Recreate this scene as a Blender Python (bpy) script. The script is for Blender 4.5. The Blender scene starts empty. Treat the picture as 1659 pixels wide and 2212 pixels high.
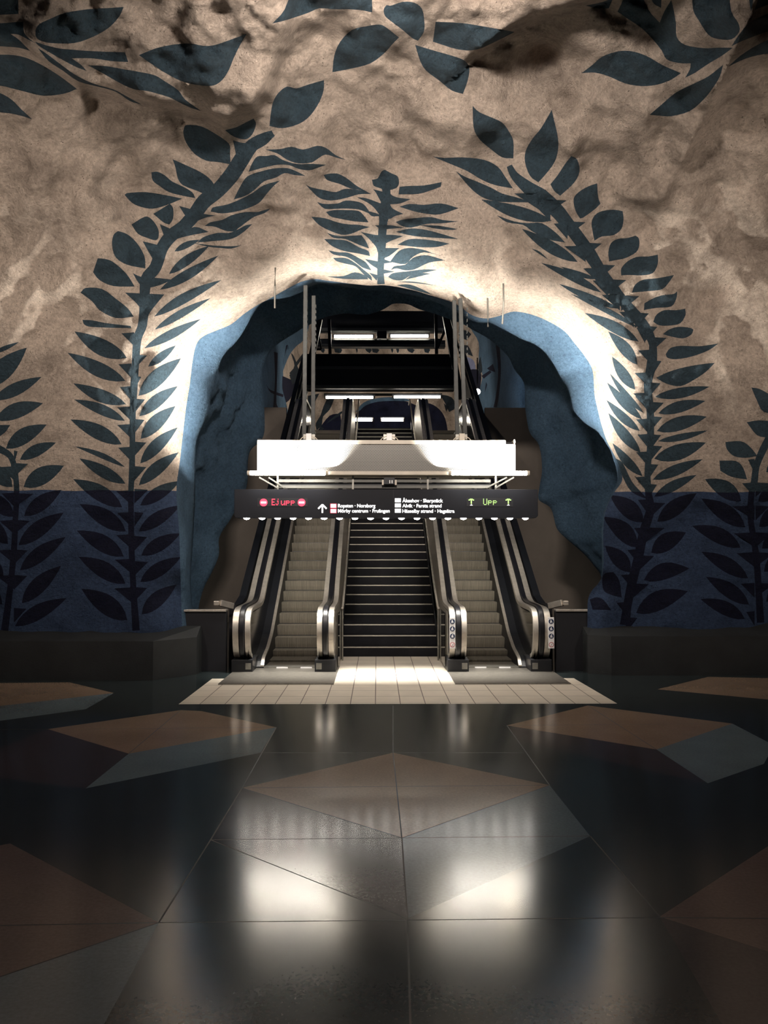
import bpy, bmesh, math, random
import numpy as np
from mathutils import Vector, Matrix, noise as mnoise
from mathutils.geometry import delaunay_2d_cdt
random.seed(7)
S = bpy.context.scene
COL = S.collection
PI = math.pi

# ---------------------------------------------------------------- camera
W, H, F = 1659.0, 2212.0, 1789.0
CAMZ = 1.65
TH = math.atan(86 / F); YW = math.atan(14.5 / F)
FWD = np.array([math.sin(YW) * math.cos(TH), math.cos(YW) * math.cos(TH), math.sin(TH)])
RGT = np.array([math.cos(YW), -math.sin(YW), 0.0])
UP = np.cross(RGT, FWD)
C0 = np.array([0.0, 0.0, CAMZ])
cam = bpy.data.cameras.new('camera'); camo = bpy.data.objects.new('camera', cam); COL.objects.link(camo)
camo.location = C0; camo.rotation_euler = (PI / 2 + TH, 0, -YW)
cam.sensor_fit = 'HORIZONTAL'; cam.sensor_width = 36; cam.lens = 36 * F / W
cam.clip_end = 200
S.camera = camo
S.view_settings.view_transform = 'Standard'; S.view_settings.look = 'None'
S.view_settings.gamma = 1; S.view_settings.use_curve_mapping = False
S.view_settings.exposure = 0.0

def rays(p):
    p = np.atleast_2d(np.asarray(p, float))
    return FWD + np.outer((p[:, 0] - W / 2) / F, RGT) + np.outer((H / 2 - p[:, 1]) / F, UP)
def onY(p, Y):
    r = rays(p); t = np.asarray(Y) / r[:, 1]
    return C0 + r * np.reshape(t, (-1, 1))
def onZ(p, Z):
    r = rays(p); t = (Z - CAMZ) / r[:, 2]
    return C0 + r * np.reshape(t, (-1, 1))
def P(px, py, Y): return onY([(px, py)], Y)[0]
def X_(px, Y, py=1192): return P(px, py, Y)[0]
def Z_(py, Y, px=830): return P(px, py, Y)[2]

# ---------------------------------------------------------------- materials
def lin(c):
    return tuple((x / 12.92 if x <= .04045 else ((x + .055) / 1.055) ** 2.4) for x in [v / 255 for v in c])
class NT:
    def __init__(s, name):
        s.m = bpy.data.materials.new(name); s.m.use_nodes = True
        s.t = s.m.node_tree; s.b = s.t.nodes['Principled BSDF']
        s.co = s.n('ShaderNodeTexCoord').outputs['Object']
    def n(s, typ, **k):
        nd = s.t.nodes.new(typ)
        for a, v in k.items():
            if a.startswith('i_'):
                key = a[2:]; key = int(key) if key.isdigit() else key.replace('_', ' ')
                nd.inputs[key].default_value = v
            else: setattr(nd, a, v)
        return nd
    def l(s, a, b): s.t.links.new(a, b)
    def noise(s, scale, detail=4, rough=.6, co=None, dist=0):
        nd = s.n('ShaderNodeTexNoise', i_Scale=scale, i_Detail=detail, i_Roughness=rough, i_Distortion=dist)
        s.l(co or s.co, nd.inputs['Vector']); return nd.outputs['Fac']
    def ramp(s, fac, stops):
        r = s.n('ShaderNodeValToRGB'); s.l(fac, r.inputs[0]); e = r.color_ramp.elements
        while len(e) < len(stops): e.new(.5)
        for i, (p, c) in enumerate(stops):
            e[i].position = p; e[i].color = (c[0], c[1], c[2], 1) if hasattr(c, '__len__') else (c, c, c, 1)
        return r.outputs[0]
    def mix(s, fac, a, b, mode='MIX'):
        m = s.n('ShaderNodeMix', data_type='RGBA', blend_type=mode)
        for v, sock in ((fac, m.inputs[0]), (a, m.inputs[6]), (b, m.inputs[7])):
            if hasattr(v, 'is_linked'): s.l(v, sock)
            elif not hasattr(v, '__len__'): sock.default_value = v
            else: sock.default_value = (v[0], v[1], v[2], 1)
        return m.outputs[2]
    def math(s, op, a, b=0.0):
        m = s.n('ShaderNodeMath', operation=op)
        for v, sock in ((a, m.inputs[0]), (b, m.inputs[1])):
            if hasattr(v, 'is_linked'): s.l(v, sock)
            else: sock.default_value = v
        return m.outputs[0]
    def color(s, c): s._set('Base Color', c)
    def _set(s, key, v):
        sk = s.b.inputs[key]
        if hasattr(v, 'is_linked'): s.l(v, sk)
        elif hasattr(v, '__len__'): sk.default_value = (v[0], v[1], v[2], 1)
        else: sk.default_value = v
    def bump(s, h, strength, dist):
        b = s.n('ShaderNodeBump', i_Strength=strength, i_Distance=dist)
        s.l(h, b.inputs['Height']); s.l(b.outputs[0], s.b.inputs['Normal']); return b

def simple(name, c, rough=.5, metal=0, var=.15, vscale=6, bump=0, bscale=60, spec=.5):
    t = NT(name)
    f = t.noise(vscale)
    lo = tuple(x * (1 - var) for x in c); hi = tuple(min(1, x * (1 + var)) for x in c)
    t.color(t.ramp(f, [(.3, lo), (.7, hi)]))
    t._set('Roughness', rough); t._set('Metallic', metal); t._set('Specular IOR Level', spec)
    if bump: t.bump(t.noise(bscale, 3), bump, .01)
    return t.m
def emit(name, c, s, base=(.8, .8, .8)):
    t = NT(name); t.color(base); t._set('Emission Color', c); t._set('Emission Strength', s)
    return t.m

def rock(name, c, dirt, dirtamt=1.0, rough=.85, bump=1.0):
    """sprayed concrete: big soft stains + grain + pits"""
    t = NT(name)
    big = t.noise(.9, 6, .62, dist=.4)
    mid = t.noise(3.2, 8, .72)
    fine = t.noise(24, 6, .75)
    f1 = t.ramp(big, [(.44, 0), (.70, 1)])
    f2 = t.ramp(mid, [(.48, 0), (.74, 1)])
    f = t.math('MULTIPLY', t.math('ADD', t.math('MULTIPLY', f1, .7), t.math('MULTIPLY', f2, .55)), dirtamt)
    col = t.mix(t.math('MINIMUM', f, 1.0), c, dirt)
    g = t.ramp(fine, [(.28, .45), (.64, 1.18)])
    col = t.mix(.75, col, g, 'MULTIPLY')
    pits = t.n('ShaderNodeTexVoronoi', i_Scale=22.0); t.l(t.co, pits.inputs['Vector'])
    pm = t.math('LESS_THAN', pits.outputs['Distance'], .16)
    pm = t.math('MULTIPLY', pm, t.ramp(t.noise(5, 3), [(.48, 0), (.57, .9)]))
    col = t.mix(pm, col, tuple(x * .25 for x in c))
    t.color(col); t._set('Roughness', rough); t._set('Specular IOR Level', .25)
    h = t.math('ADD', t.math('MULTIPLY', t.noise(7, 9, .75), 1.3), t.math('MULTIPLY', t.noise(40, 6, .75), .6))
    t.bump(h, 1.0 * bump, .085)
    return t.m

BEIGE = (.62, .515, .425)
M = dict(
 beige=rock('cream_painted_rock', BEIGE, (.20, .16, .13), .95),
 leafteal=rock('teal_leaf_paint', (.038, .068, .090), (.020, .034, .046), .8),
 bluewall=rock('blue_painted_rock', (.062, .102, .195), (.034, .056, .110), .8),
 leafnavy=rock('navy_leaf_paint', (.008, .011, .036), (.006, .008, .024), .8),
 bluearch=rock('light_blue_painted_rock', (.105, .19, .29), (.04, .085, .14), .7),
 branch=rock('dark_branch_paint', (.025, .04, .055), (.015, .02, .03), .8),
 lilac_glow=rock('lilac_glow_on_rock', (.30, .33, .52), (.16, .18, .3), .8),  # a glow of light on the far rock, put into the colour
 black=simple('black_powder_coat', (.007, .008, .011), .45, 0, .2),
 blackwall=simple('black_panel', (.006, .0065, .010), .7, 0, .25, 3),
 sign=simple('sign_face_black', (.010, .011, .015), .5, 0, .1, spec=.2),
 rubber=simple('black_rubber', (.006, .006, .008), .35, 0, .1),
 steel=simple('brushed_stainless', (.62, .57, .50), .38, .75, .12, 14),
 steeldull=simple('galvanised_steel', (.30, .29, .26), .42, .8, .2, 10),
 hanger=simple('hanger_steel', (.030, .032, .030), .5, .3, .3, 14),
 darkglass=simple('dark_reflective_panel', (.20, .185, .16), .12, 1, .15, 3, spec=1.0),
 greywall=simple('grey_brown_plaster', (.21, .18, .15), .75, 0, .12, 1.2, .25, 40),
 plinth=simple('dark_stone_plinth', (.017, .019, .020), .65, 0, .25, 3, .2, 60),
 comb=simple('comb_plate_steel', (.22, .205, .18), .35, .6, .2, 20),
 white=simple('white_decal', (.8, .8, .8), .5, 0, .03),
 pict=simple('pictogram_navy', (.015, .03, .08), .5, 0, .1),
 pictred=simple('pictogram_red', (.35, .02, .02), .5, 0, .1),
 lamp=emit('lamp_glow', (1, .94, .84), 55),
 lamptop=emit('shaft_lamp_glow', (1, .93, .80), 42),
 downl=emit('downlight_glow', (1, .95, .88), 60),
 ledred=emit('red_led', (1, .05, .10), 2.6, (.1, .0, .0)),
 ledwhite=emit('white_backlit_face', (1, 1, 1), 1.6),
 ledpink=emit('pink_led', (1, .75, .78), 1.6),
 ledgreen=emit('yellow_green_led', (.62, .85, .30), 1.3, (.0, .1, .0)),
 stairdark=simple('dark_stair_stone', (.008, .008, .010), .7, 0, .25, 5, .1, 80, spec=.12),
 nosing=simple('stair_nosing_strip', (.42, .39, .33), .5, .2, .15, 8),
 railgrey=simple('grey_painted_rail', (.11, .11, .10), .5, .2, .1),
 fixture=simple('fixture_cream', (.55, .50, .42), .5, 0, .1),
)
t = NT('clear_glass'); t._set('Transmission Weight', 1.0); t._set('Roughness', .02); t._set('IOR', 1.45); t.color((.93, .96, .95)); M['glass'] = t.m
# escalator step metal with fine vertical grooves
t = NT('escalator_step_grooved'); sx = t.n('ShaderNodeSeparateXYZ'); t.l(t.co, sx.inputs[0])
w = t.math('SINE', t.math('MULTIPLY', sx.outputs['X'], 2 * PI / .016))
cmb = t.n('ShaderNodeCombineXYZ'); t.l(t.math('MULTIPLY', sx.outputs['X'], 40), cmb.inputs[0]); t.l(sx.outputs['Z'], cmb.inputs[2]); t.l(sx.outputs['Y'], cmb.inputs[1])
st = t.noise(2.5, 4, .7, cmb.outputs[0])
base = t.ramp(st, [(.3, (.15, .137, .112)), (.7, (.30, .272, .22))])
col = t.mix(t.ramp(w, [(.0, .0), (.5, .0), (1.0, .6)]), base, (.03, .028, .024))
t.color(col); t._set('Roughness', .5); t._set('Metallic', .35); t.bump(w, .5, .004); M['step'] = t.m
# perforated sheet
t = NT('perforated_metal_sheet'); sx = t.n('ShaderNodeSeparateXYZ'); t.l(t.co, sx.inputs[0])
def cell(t, x, off):
    return t.math('SUBTRACT', t.math('FRACT', t.math('ADD', x, off)), .5)
u = t.math('DIVIDE', sx.outputs['X'], .0215); v = t.math('DIVIDE', sx.outputs['Z'], .0372)
ds = []
for o in (0, .5):
    a = t.math('MULTIPLY', cell(t, u, o), .0215); b = t.math('MULTIPLY', cell(t, v, o), .0372)
    ds.append(t.math('ADD', t.math('MULTIPLY', a, a), t.math('MULTIPLY', b, b)))
d = t.math('MINIMUM', ds[0], ds[1])
hole = t.math('LESS_THAN', d, .0069 ** 2)
t.color(t.mix(hole, (.24, .23, .21), (.008, .008, .009))); t._set('Roughness', .45); t._set('Metallic', .25); M['perf'] = t.m
# cream floor tiles
t = NT('cream_floor_tiles'); mp = t.n('ShaderNodeMapping'); mp.inputs['Location'].default_value = (.02, .045, 0)
t.l(t.co, mp.inputs[0])
br = t.n('ShaderNodeTexBrick', offset=0.0, squash=1.0)
br.inputs['Scale'].default_value = 1; br.inputs['Mortar Size'].default_value = .005; br.inputs['Mortar Smooth'].default_value = .1
br.inputs['Brick Width'].default_value = .272; br.inputs['Row Height'].default_value = .40
br.inputs['Color1'].default_value = (.78, .70, .585, 1); br.inputs['Color2'].default_value = (.72, .65, .54, 1); br.inputs['Mortar'].default_value = (.12, .09, .07, 1)
t.l(mp.outputs[0], br.inputs['Vector'])
c = t.mix(.5, br.outputs['Color'], t.ramp(t.noise(3, 6), [(.3, .8), (.7, 1.1)]), 'MULTIPLY'); t.color(c); t._set('Roughness', .45); M['tile'] = t.m
def terrazzo(name, c, rough=.165):
    t = NT(name)
    sp = t.ramp(t.noise(55, 2), [(.3, .90), (.7, 1.10)])
    big = t.ramp(t.noise(1.1, 5), [(.3, .85), (.7, 1.1)])
    t.color(t.mix(1.0, t.mix(1.0, c, sp, 'MULTIPLY'), big, 'MULTIPLY'))
    r = t.math('ADD', t.math('MULTIPLY', t.noise(1.6, 2), .06), rough - .03)
    t._set('Roughness', r); t._set('Specular IOR Level', .38)
    return t.m
M['fdark'] = terrazzo('dark_teal_terrazzo', (.026, .036, .038))
M['fbeige'] = terrazzo('beige_terrazzo', (.31, .22, .155))
M['fblue'] = terrazzo('pale_blue_terrazzo', (.16, .21, .235))
M['fmauve'] = terrazzo('mauve_terrazzo', (.060, .050, .052))
M['fpink'] = terrazzo('pinkish_terrazzo', (.16, .112, .098))
M['fseam'] = simple('floor_seam_line', (.006, .006, .006), .6)

# ---------------------------------------------------------------- object helpers
def tag(o, label, cat=None, group=None, kind=None):
    if label: o['label'] = label
    if cat: o['category'] = cat
    if group: o['group'] = group
    if kind: o['kind'] = kind
    return o
def empty(name, loc=(0, 0, 0), label=None, cat=None, group=None):
    o = bpy.data.objects.new(name, None); COL.objects.link(o); o.location = loc; o.empty_display_size = .1
    return tag(o, label, cat, group)
class MB:
    def __init__(s): s.v = []; s.f = []; s.mi = []; s.mats = []
    def m(s, mat):
        if mat not in s.mats: s.mats.append(mat)
        return s.mats.index(mat)
    def add(s, vs, fs, mat='black'):
        b = len(s.v); s.v += [tuple(float(c) for c in v) for v in vs]
        k = s.m(mat)
        for f in fs: s.f.append([b + i for i in f]); s.mi.append(k)
        return s
    def box(s, x0, x1, y0, y1, z0, z1, mat='black', c=0):
        x0, x1 = sorted((x0, x1)); y0, y1 = sorted((y0, y1)); z0, z1 = sorted((z0, z1))
        if c:
            # chamfered along all edges in XZ profile
            pr = [(x0 + c, z0), (x1 - c, z0), (x1, z0 + c), (x1, z1 - c), (x1 - c, z1), (x0 + c, z1), (x0, z1 - c), (x0, z0 + c)]
            vs = [(x, y0, z) for x, z in pr] + [(x, y1, z) for x, z in pr]
            fs = [list(range(8)), list(range(15, 7, -1))] + [[(i + 1) % 8, i, 8 + i, 8 + (i + 1) % 8] for i in range(8)]
            return s.add(vs, fs, mat)
        vs = [(x0, y0, z0), (x1, y0, z0), (x1, y1, z0), (x0, y1, z0), (x0, y0, z1), (x1, y0, z1), (x1, y1, z1), (x0, y1, z1)]
        return s.add(vs, [[3, 2, 1, 0], [4, 5, 6, 7], [0, 1, 5, 4], [1, 2, 6, 5], [2, 3, 7, 6], [3, 0, 4, 7]], mat)
    def bar(s, a, b, w, h=None, mat='black'):
        """square bar from a to b"""
        a = Vector(a); b = Vector(b); d = (b - a).normalized(); h = h or w
        u = d.cross(Vector((0, 0, 1)));
        if u.length < 1e-3: u = Vector((1, 0, 0))
        u.normalize(); v = u.cross(d).normalized()
        vs = []
        for p in (a, b):
            for i, j in ((-1, -1), (1, -1), (1, 1), (-1, 1)): vs.append(p + u * i * w / 2 + v * j * h / 2)
        return s.add(vs, [[3, 2, 1, 0], [4, 5, 6, 7], [0, 1, 5, 4], [1, 2, 6, 5], [2, 3, 7, 6], [3, 0, 4, 7]], mat)
    def tube(s, pts, r, n=12, mat='steel', cap=True):
        pts = [Vector(p) for p in pts]; rings = []
        ref = Vector((0, 0, 1))
        for i, p in enumerate(pts):
            d = (pts[min(i + 1, len(pts) - 1)] - pts[max(i - 1, 0)]).normalized()
            u = d.cross(ref)
            if u.length < .05: u = d.cross(Vector((0, 1, 0)))
            u.normalize(); v = u.cross(d).normalized()
            rr = r[i] if hasattr(r, '__len__') else r
            rings.append([p + (u * math.cos(2 * PI * k / n) + v * math.sin(2 * PI * k / n)) * rr for k in range(n)])
        vs = [q for R_ in rings for q in R_]; fs = []
        for i in range(len(pts) - 1):
            for k in range(n): fs.append([i * n + k, i * n + (k + 1) % n, (i + 1) * n + (k + 1) % n, (i + 1) * n + k])
        if cap: fs += [list(range(n - 1, -1, -1)), [(len(pts) - 1) * n + k for k in range(n)]]
        return s.add(vs, fs, mat)
    def ribbon(s, up, lo, x0, x1, mat='black'):
        """solid between two YZ polylines (same count), from x0 to x1"""
        n = len(up); vs = []
        for (a, b) in zip(up, lo):
            vs += [(x0, a[0], a[1]), (x1, a[0], a[1]), (x1, b[0], b[1]), (x0, b[0], b[1])]
        fs = [[0, 1, 2, 3], [4 * (n - 1) + k for k in (3, 2, 1, 0)]]
        for i in range(n - 1):
            a = 4 * i; b = a + 4
            for k in range(4): fs.append([a + k, b + k, b + (k + 1) % 4, a + (k + 1) % 4])
        return s.add(vs, fs, mat)
    def prism(s, poly, y0, y1, mat='black'):
        """poly of (x,z) extruded y0..y1"""
        n = len(poly)
        vs = [(x, y0, z) for x, z in poly] + [(x, y1, z) for x, z in poly]
        fs = [list(range(n)), list(range(2 * n - 1, n - 1, -1))] + [[(i + 1) % n, i, n + i, n + (i + 1) % n] for i in range(n)]
        return s.add(vs, fs, mat)
    def build(s, name, parent=None, smooth=False, bevel=0, offset=(0, 0, 0)):
        me = bpy.data.meshes.new(name)
        off = Vector(offset)
        me.from_pydata([tuple(Vector(v) - off) for v in s.v], [], s.f)
        for k in s.mats: me.materials.append(M[k])
        me.polygons.foreach_set('material_index', s.mi)
        bm = bmesh.new(); bm.from_mesh(me); bmesh.ops.recalc_face_normals(bm, faces=bm.faces)
        if smooth:
            for f in bm.faces: f.smooth = True
            for e in bm.edges:
                if len(e.link_faces) == 2 and e.calc_face_angle(0) > .6: e.smooth = False
        bm.to_mesh(me); bm.free()
        o = bpy.data.objects.new(name, me); COL.objects.link(o)
        if parent: o.parent = parent
        else: o.location = off
        if bevel:
            md = o.modifiers.new('bevel', 'BEVEL'); md.width = bevel; md.segments = 2; md.limit_method = 'ANGLE'; md.angle_limit = .7
        return o

def mesh_np(name, verts, tris, mats, mi, smooth=True):
    me = bpy.data.meshes.new(name)
    me.from_pydata(verts.tolist(), [], tris.tolist() if hasattr(tris, 'tolist') else tris)
    for k in mats: me.materials.append(M[k])
    me.polygons.foreach_set('material_index', np.asarray(mi, dtype=np.int32))
    if smooth: me.polygons.foreach_set('use_smooth', np.ones(len(me.polygons), dtype=bool))
    me.update()
    o = bpy.data.objects.new(name, me); COL.objects.link(o); return o

# ---------------------------------------------------------------- outlines
def smooth_poly(pts, sub=3, corner=55, closed=True):
    pts = [np.array(p, float) for p in pts]; n = len(pts); out = []
    def ang(i):
        a = pts[i] - pts[i - 1]; b = pts[(i + 1) % n] - pts[i]
        return abs(math.degrees(math.atan2(a[0] * b[1] - a[1] * b[0], a @ b)))
    cr = [ang(i) > corner for i in range(n)] if closed else [i in (0, n - 1) for i in range(n)]
    rng = n if closed else n - 1
    for i in range(rng):
        p0 = pts[i - 1]; p1 = pts[i]; p2 = pts[(i + 1) % n]; p3 = pts[(i + 2) % n]
        t1 = (p2 - p1) if cr[i] else (p2 - p0) / 2
        t2 = (p2 - p1) if cr[(i + 1) % n] else (p3 - p1) / 2
        L = np.linalg.norm(p2 - p1)
        for t_ in (t1, t2):
            l_ = np.linalg.norm(t_)
            if l_ > L * 1.2: t_ *= L * 1.2 / l_
        for k in range(sub):
            u = k / sub; u2 = u * u; u3 = u2 * u
            out.append((2 * u3 - 3 * u2 + 1) * p1 + (u3 - 2 * u2 + u) * t1 + (-2 * u3 + 3 * u2) * p2 + (u3 - u2) * t2)
    if not closed: out.append(pts[-1])
    return np.array(out)
def leaf(x0, y0, x1, y1, w, bend=0, blunt=0.0):
    """lens: base (x0,y0) to tip (x1,y1)"""
    a = np.array([x0, y0], float); b = np.array([x1, y1], float); d = b - a; L = np.linalg.norm(d); d /= L
    nrm = np.array([d[1], -d[0]])
    up = []; dn = []
    for k in range(10):
        s_ = k / 9; wd = w / 2 * (math.sin(PI * s_ ** .85)) ** .9
        if k == 0: wd = blunt * w / 2
        c = a + d * L * s_ + nrm * bend * math.sin(PI * s_)
        up.append(c + nrm * wd); dn.append(c - nrm * wd)
    if blunt == 0: return np.array(up + dn[-2:0:-1])
    return np.array(up + dn[-2::-1])
def stem(pts):
    """polyline of (x,y,width)"""
    p = np.array(pts, float)
    c = smooth_poly(p[:, :2], 4, closed=False); tt = np.linspace(0, len(p) - 1, len(c)); w = np.interp(tt, range(len(p)), p[:, 2])
    d = np.gradient(c, axis=0); d /= np.linalg.norm(d, axis=1)[:, None]; nr = np.stack([d[:, 1], -d[:, 0]], 1)
    return np.concatenate([c + nr * w[:, None] / 2, (c - nr * w[:, None] / 2)[::-1]])
def barb(tx, ty, sxp, drop=30, up=2):
    return np.array([(tx, ty), (sxp, ty - up), (sxp, ty + drop)], float) if tx < sxp else np.array([(tx, ty), (sxp, ty + drop), (sxp, ty - up)], float)
def inpoly(pts, poly):
    x, y = pts[:, 0], pts[:, 1]; ins = np.zeros(len(pts), bool); n = len(poly); j = n - 1
    for i in range(n):
        xi, yi = poly[i]; xj, yj = poly[j]
        if yi != yj:
            c = ((yi > y) != (yj > y)) & (x < (xj - xi) * (y - yi) / (yj - yi) + xi); ins ^= c
        j = i
    return ins
def classify(cent, polys, default):
    """polys: list of (outline, material index); later wins"""
    mi = np.full(len(cent), default, dtype=np.int32)
    for pl, k in polys:
        x0, y0 = pl.min(0); x1, y1 = pl.max(0)
        idx = np.where((cent[:, 0] >= x0) & (cent[:, 0] <= x1) & (cent[:, 1] >= y0) & (cent[:, 1] <= y1))[0]
        if len(idx):
            m_ = inpoly(cent[idx], pl); mi[idx[m_]] = k
    return mi
def cdt(polys, grid, lines=()):
    v = []; e = []
    for pl in polys:
        b = len(v); n = len(pl); v += [Vector((float(a), float(c))) for a, c in pl]
        e += [(b + i, b + (i + 1) % n) for i in range(n)]
    for ln in lines:
        b = len(v); v += [Vector((float(a), float(c))) for a, c in ln]; e += [(b + i, b + i + 1) for i in range(len(ln) - 1)]
    v += [Vector((float(a), float(c))) for a, c in grid]
    r = delaunay_2d_cdt(v, e, [], 0, 1e-4)
    return np.array([(a.x, a.y) for a in r[0]]), np.array([list(f) for f in r[2]])
# ---------------------------------------------------------------- the mural: leaves traced on the rock
LV = []   # outlines
def A(*p): LV.append(smooth_poly(p, 3))
def Lf(*a, **k): LV.append(leaf(*a, **k))
def Bs(side, sxp, tips, drop=30):
    for tx, ty in tips: LV.append(barb(tx, ty, sxp(ty) if callable(sxp) else sxp, drop))
# main left vine, lower straight part
LV.append(stem([(294, 1362, 16), (288, 1270, 13), (284, 1180, 13), (283, 1111, 12), (283, 1060, 12), (285, 1016, 13), (286, 953, 12), (287, 890, 13), (289, 842, 16), (293, 779, 16), (297, 732, 18), (308, 700, 20), (312, 650, 20), (316, 604, 26), (336, 577, 26), (350, 536, 26), (370, 509, 28), (397, 489, 28), (421, 462, 30), (441, 435, 32), (471, 411, 32), (500, 378, 34), (522, 344, 34), (546, 313, 28), (575, 296, 22), (590, 288, 14)]))
for a in [(274, 773, 161, 716, 36, -4), (271, 823, 146, 762, 32, -3), (272, 873, 158, 828, 28, -3), (270, 909, 160, 863, 23, 3), (263, 960, 152, 906, 32, 2),
          (270, 1009, 161, 964, 12, 4), (271, 1045, 171, 990, 26, 0), (264, 1096, 158, 1035, 34, 3), (272, 1148, 172, 1089, 36, 3), (267, 1202, 166, 1146, 36, 3),
          (271, 1261, 170, 1203, 36, 3), (275, 1340, 176, 1272, 42, 3)]: Lf(*a[:5], bend=-a[5])
for a in [(312, 752, 434, 689, 20, 0), (320, 792, 380, 746, 18, 0), (299, 855, 391, 774, 34, 3), (301, 899, 384, 834, 27, 3), (304, 948, 379, 877, 31, 3), (303, 1001, 384, 923, 28, 3),
          (300, 1048, 386, 977, 28, 3), (303, 1092, 389, 1039, 28, 2), (300, 1148, 389, 1092, 29, 2), (305, 1200, 390, 1152, 30, 2), (303, 1257, 391, 1203, 30, 2), (306, 1327, 381, 1263, 32, 3),
          (334, 712, 455, 644, 17, 2), (333, 684, 478, 605, 22, 4), (345, 626, 472, 552, 22, -2), (365, 592, 452, 531, 21, 2), (377, 543, 432, 518, 14, 2)]: Lf(*a[:5], bend=a[5])
Bs(0, 284, [(251, 1061), (253, 1108), (251, 1156), (248, 1209), (247, 1271), (255, 967), (253, 918), (253, 880), (259, 836), (256, 787)])
Bs(0, 290, [(320, 1058), (310, 1108), (318, 1160), (320, 1214), (318, 1270), (316, 1009), (316, 956), (312, 907), (313, 863), (305, 814), (318, 768)])
A((262, 720), (290, 718), (300, 760), (284, 742)); A((270, 632), (310, 634), (355, 636), (322, 678), (318, 700), (305, 690), (302, 664))
A((287, 590), (305, 598), (335, 600), (373, 604), (345, 616), (315, 622), (300, 612)); A((308, 521), (345, 530), (350, 560), (330, 560))
A((345, 484), (372, 497), (380, 515), (355, 512)); A((387, 445), (425, 455), (420, 480), (402, 468)); A((475, 379), (510, 378), (495, 400), (487, 412))
A((451, 501), (420, 490), (385, 508), (362, 523), (400, 511)); A((466, 466), (440, 462), (425, 478), (445, 470))
A((178, 691), (200, 692), (230, 698), (282, 704), (284, 709), (240, 708), (195, 706), (182, 701))
A((174, 632), (185, 622), (220, 624), (250, 645), (275, 665), (289, 684), (250, 687), (215, 670), (200, 652))
A((211, 558), (201, 588), (215, 605), (245, 618), (291, 619), (272, 590), (243, 565), (225, 559))
A((255, 499), (245, 508), (242, 530), (250, 556), (275, 572), (314, 580), (312, 553), (295, 524), (275, 506))
A((284, 485), (313, 468), (328, 474), (342, 495), (342, 514), (335, 519), (318, 514), (298, 505))
A((331, 462), (367, 440), (374, 450), (374, 472), (366, 485), (354, 481))
A((269, 421), (275, 417), (315, 415), (360, 422), (394, 429), (360, 443), (330, 451), (305, 447), (285, 438))
A((327, 372), (340, 371), (355, 378), (372, 392), (395, 403), (415, 415), (422, 428), (395, 423), (365, 415), (345, 402), (330, 390))
A((373, 344), (400, 356), (430, 370), (452, 385), (464, 402), (462, 414), (448, 421), (425, 412), (395, 400), (384, 385), (379, 362))
A((398, 275), (403, 270), (435, 273), (470, 292), (495, 311), (497, 330), (498, 355), (470, 350), (445, 347), (420, 332), (402, 308), (396, 288))
A((573, 323), (605, 322), (630, 317), (655, 323), (685, 315), (705, 320), (725, 335), (749, 346), (725, 340), (703, 334), (685, 344), (673, 351), (645, 353), (620, 345), (600, 332))
A((537, 371), (545, 352), (556, 338), (575, 337), (593, 335), (610, 345), (640, 354), (675, 354), (705, 356), (685, 363), (668, 368), (645, 365), (625, 357), (600, 356), (570, 362))
A((505, 431), (515, 410), (530, 385), (545, 376), (565, 370), (590, 364), (620, 363), (640, 370), (660, 380), (635, 378), (615, 374), (595, 384), (570, 392), (550, 410), (530, 423))
A((455, 457), (460, 448), (490, 442), (520, 430), (545, 417), (570, 400), (605, 390), (590, 403), (575, 420), (560, 438), (535, 450), (510, 457), (480, 461))
A((442, 488), (455, 480), (480, 475), (500, 465), (530, 458), (555, 458), (570, 454), (585, 450), (572, 460), (550, 468), (535, 478), (515, 493), (505, 500), (485, 498), (465, 490))
A((426, 524), (440, 512), (470, 503), (495, 503), (515, 495), (530, 487), (545, 484), (530, 498), (510, 512), (490, 518), (460, 521))
A((410, 523), (440, 528), (470, 531), (500, 532), (522, 530), (500, 537), (480, 536), (450, 533))
A((503, 303), (530, 309), (560, 300), (580, 283), (594, 292), (575, 312), (550, 327), (525, 350), (512, 372), (500, 380), (480, 392), (500, 373), (511, 355), (508, 325))
A((486, 281), (510, 275), (530, 265), (548, 256), (553, 268), (545, 290), (530, 301), (505, 295))
A((582, 272), (585, 245), (590, 220), (602, 200), (620, 187), (640, 191), (665, 183), (700, 173), (699, 195), (690, 220), (670, 250), (645, 268), (610, 277))
# far left vine
LV.append(stem([(10, 1362, 16), (22, 1270, 13), (30, 1190, 13), (33, 1127, 12), (36, 1064, 12), (32, 1016, 12), (22, 985, 13), (-5, 968, 16), (-30, 955, 16)]))
for a in [(32, 1353, 144, 1292, 32, 3), (47, 1303, 132, 1222, 34, 3), (43, 1232, 142, 1160, 32, 3), (40, 1178, 138, 1107, 34, 3), (52, 1115, 133, 1058, 32, 2), (51, 1052, 138, 1006, 38, 3),
          (43, 993, 121, 956, 26, 3), (13, 969, 101, 917, 34, 4), (-10, 907, 93, 871, 34, 4), (-15, 864, 90, 814, 28, 0), (-40, 840, 58, 751, 44, 0), (-20, 765, 41, 739, 10, 0)]: Lf(*a[:5], bend=a[5])
for a in [(27, 1052, -40, 1000, 34, 3), (30, 1116, -40, 1064, 34, 3), (17, 1175, -50, 1110, 34, 3), (8, 1246, -60, 1190, 34, 3), (5, 1306, -70, 1240, 34, 3)]: Lf(*a[:5], bend=-a[5])
A((-20, 918), (22, 918), (10, 935), (-20, 955))
Bs(0, 30, [(72, 1067), (65, 1125), (60, 1189), (59, 1244), (57, 1315), (60, 1002), (38, 975)]); Bs(0, 32, [(3, 1066), (-2, 1125), (-5, 1189), (-8, 1244), (-2, 1009)])
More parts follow.
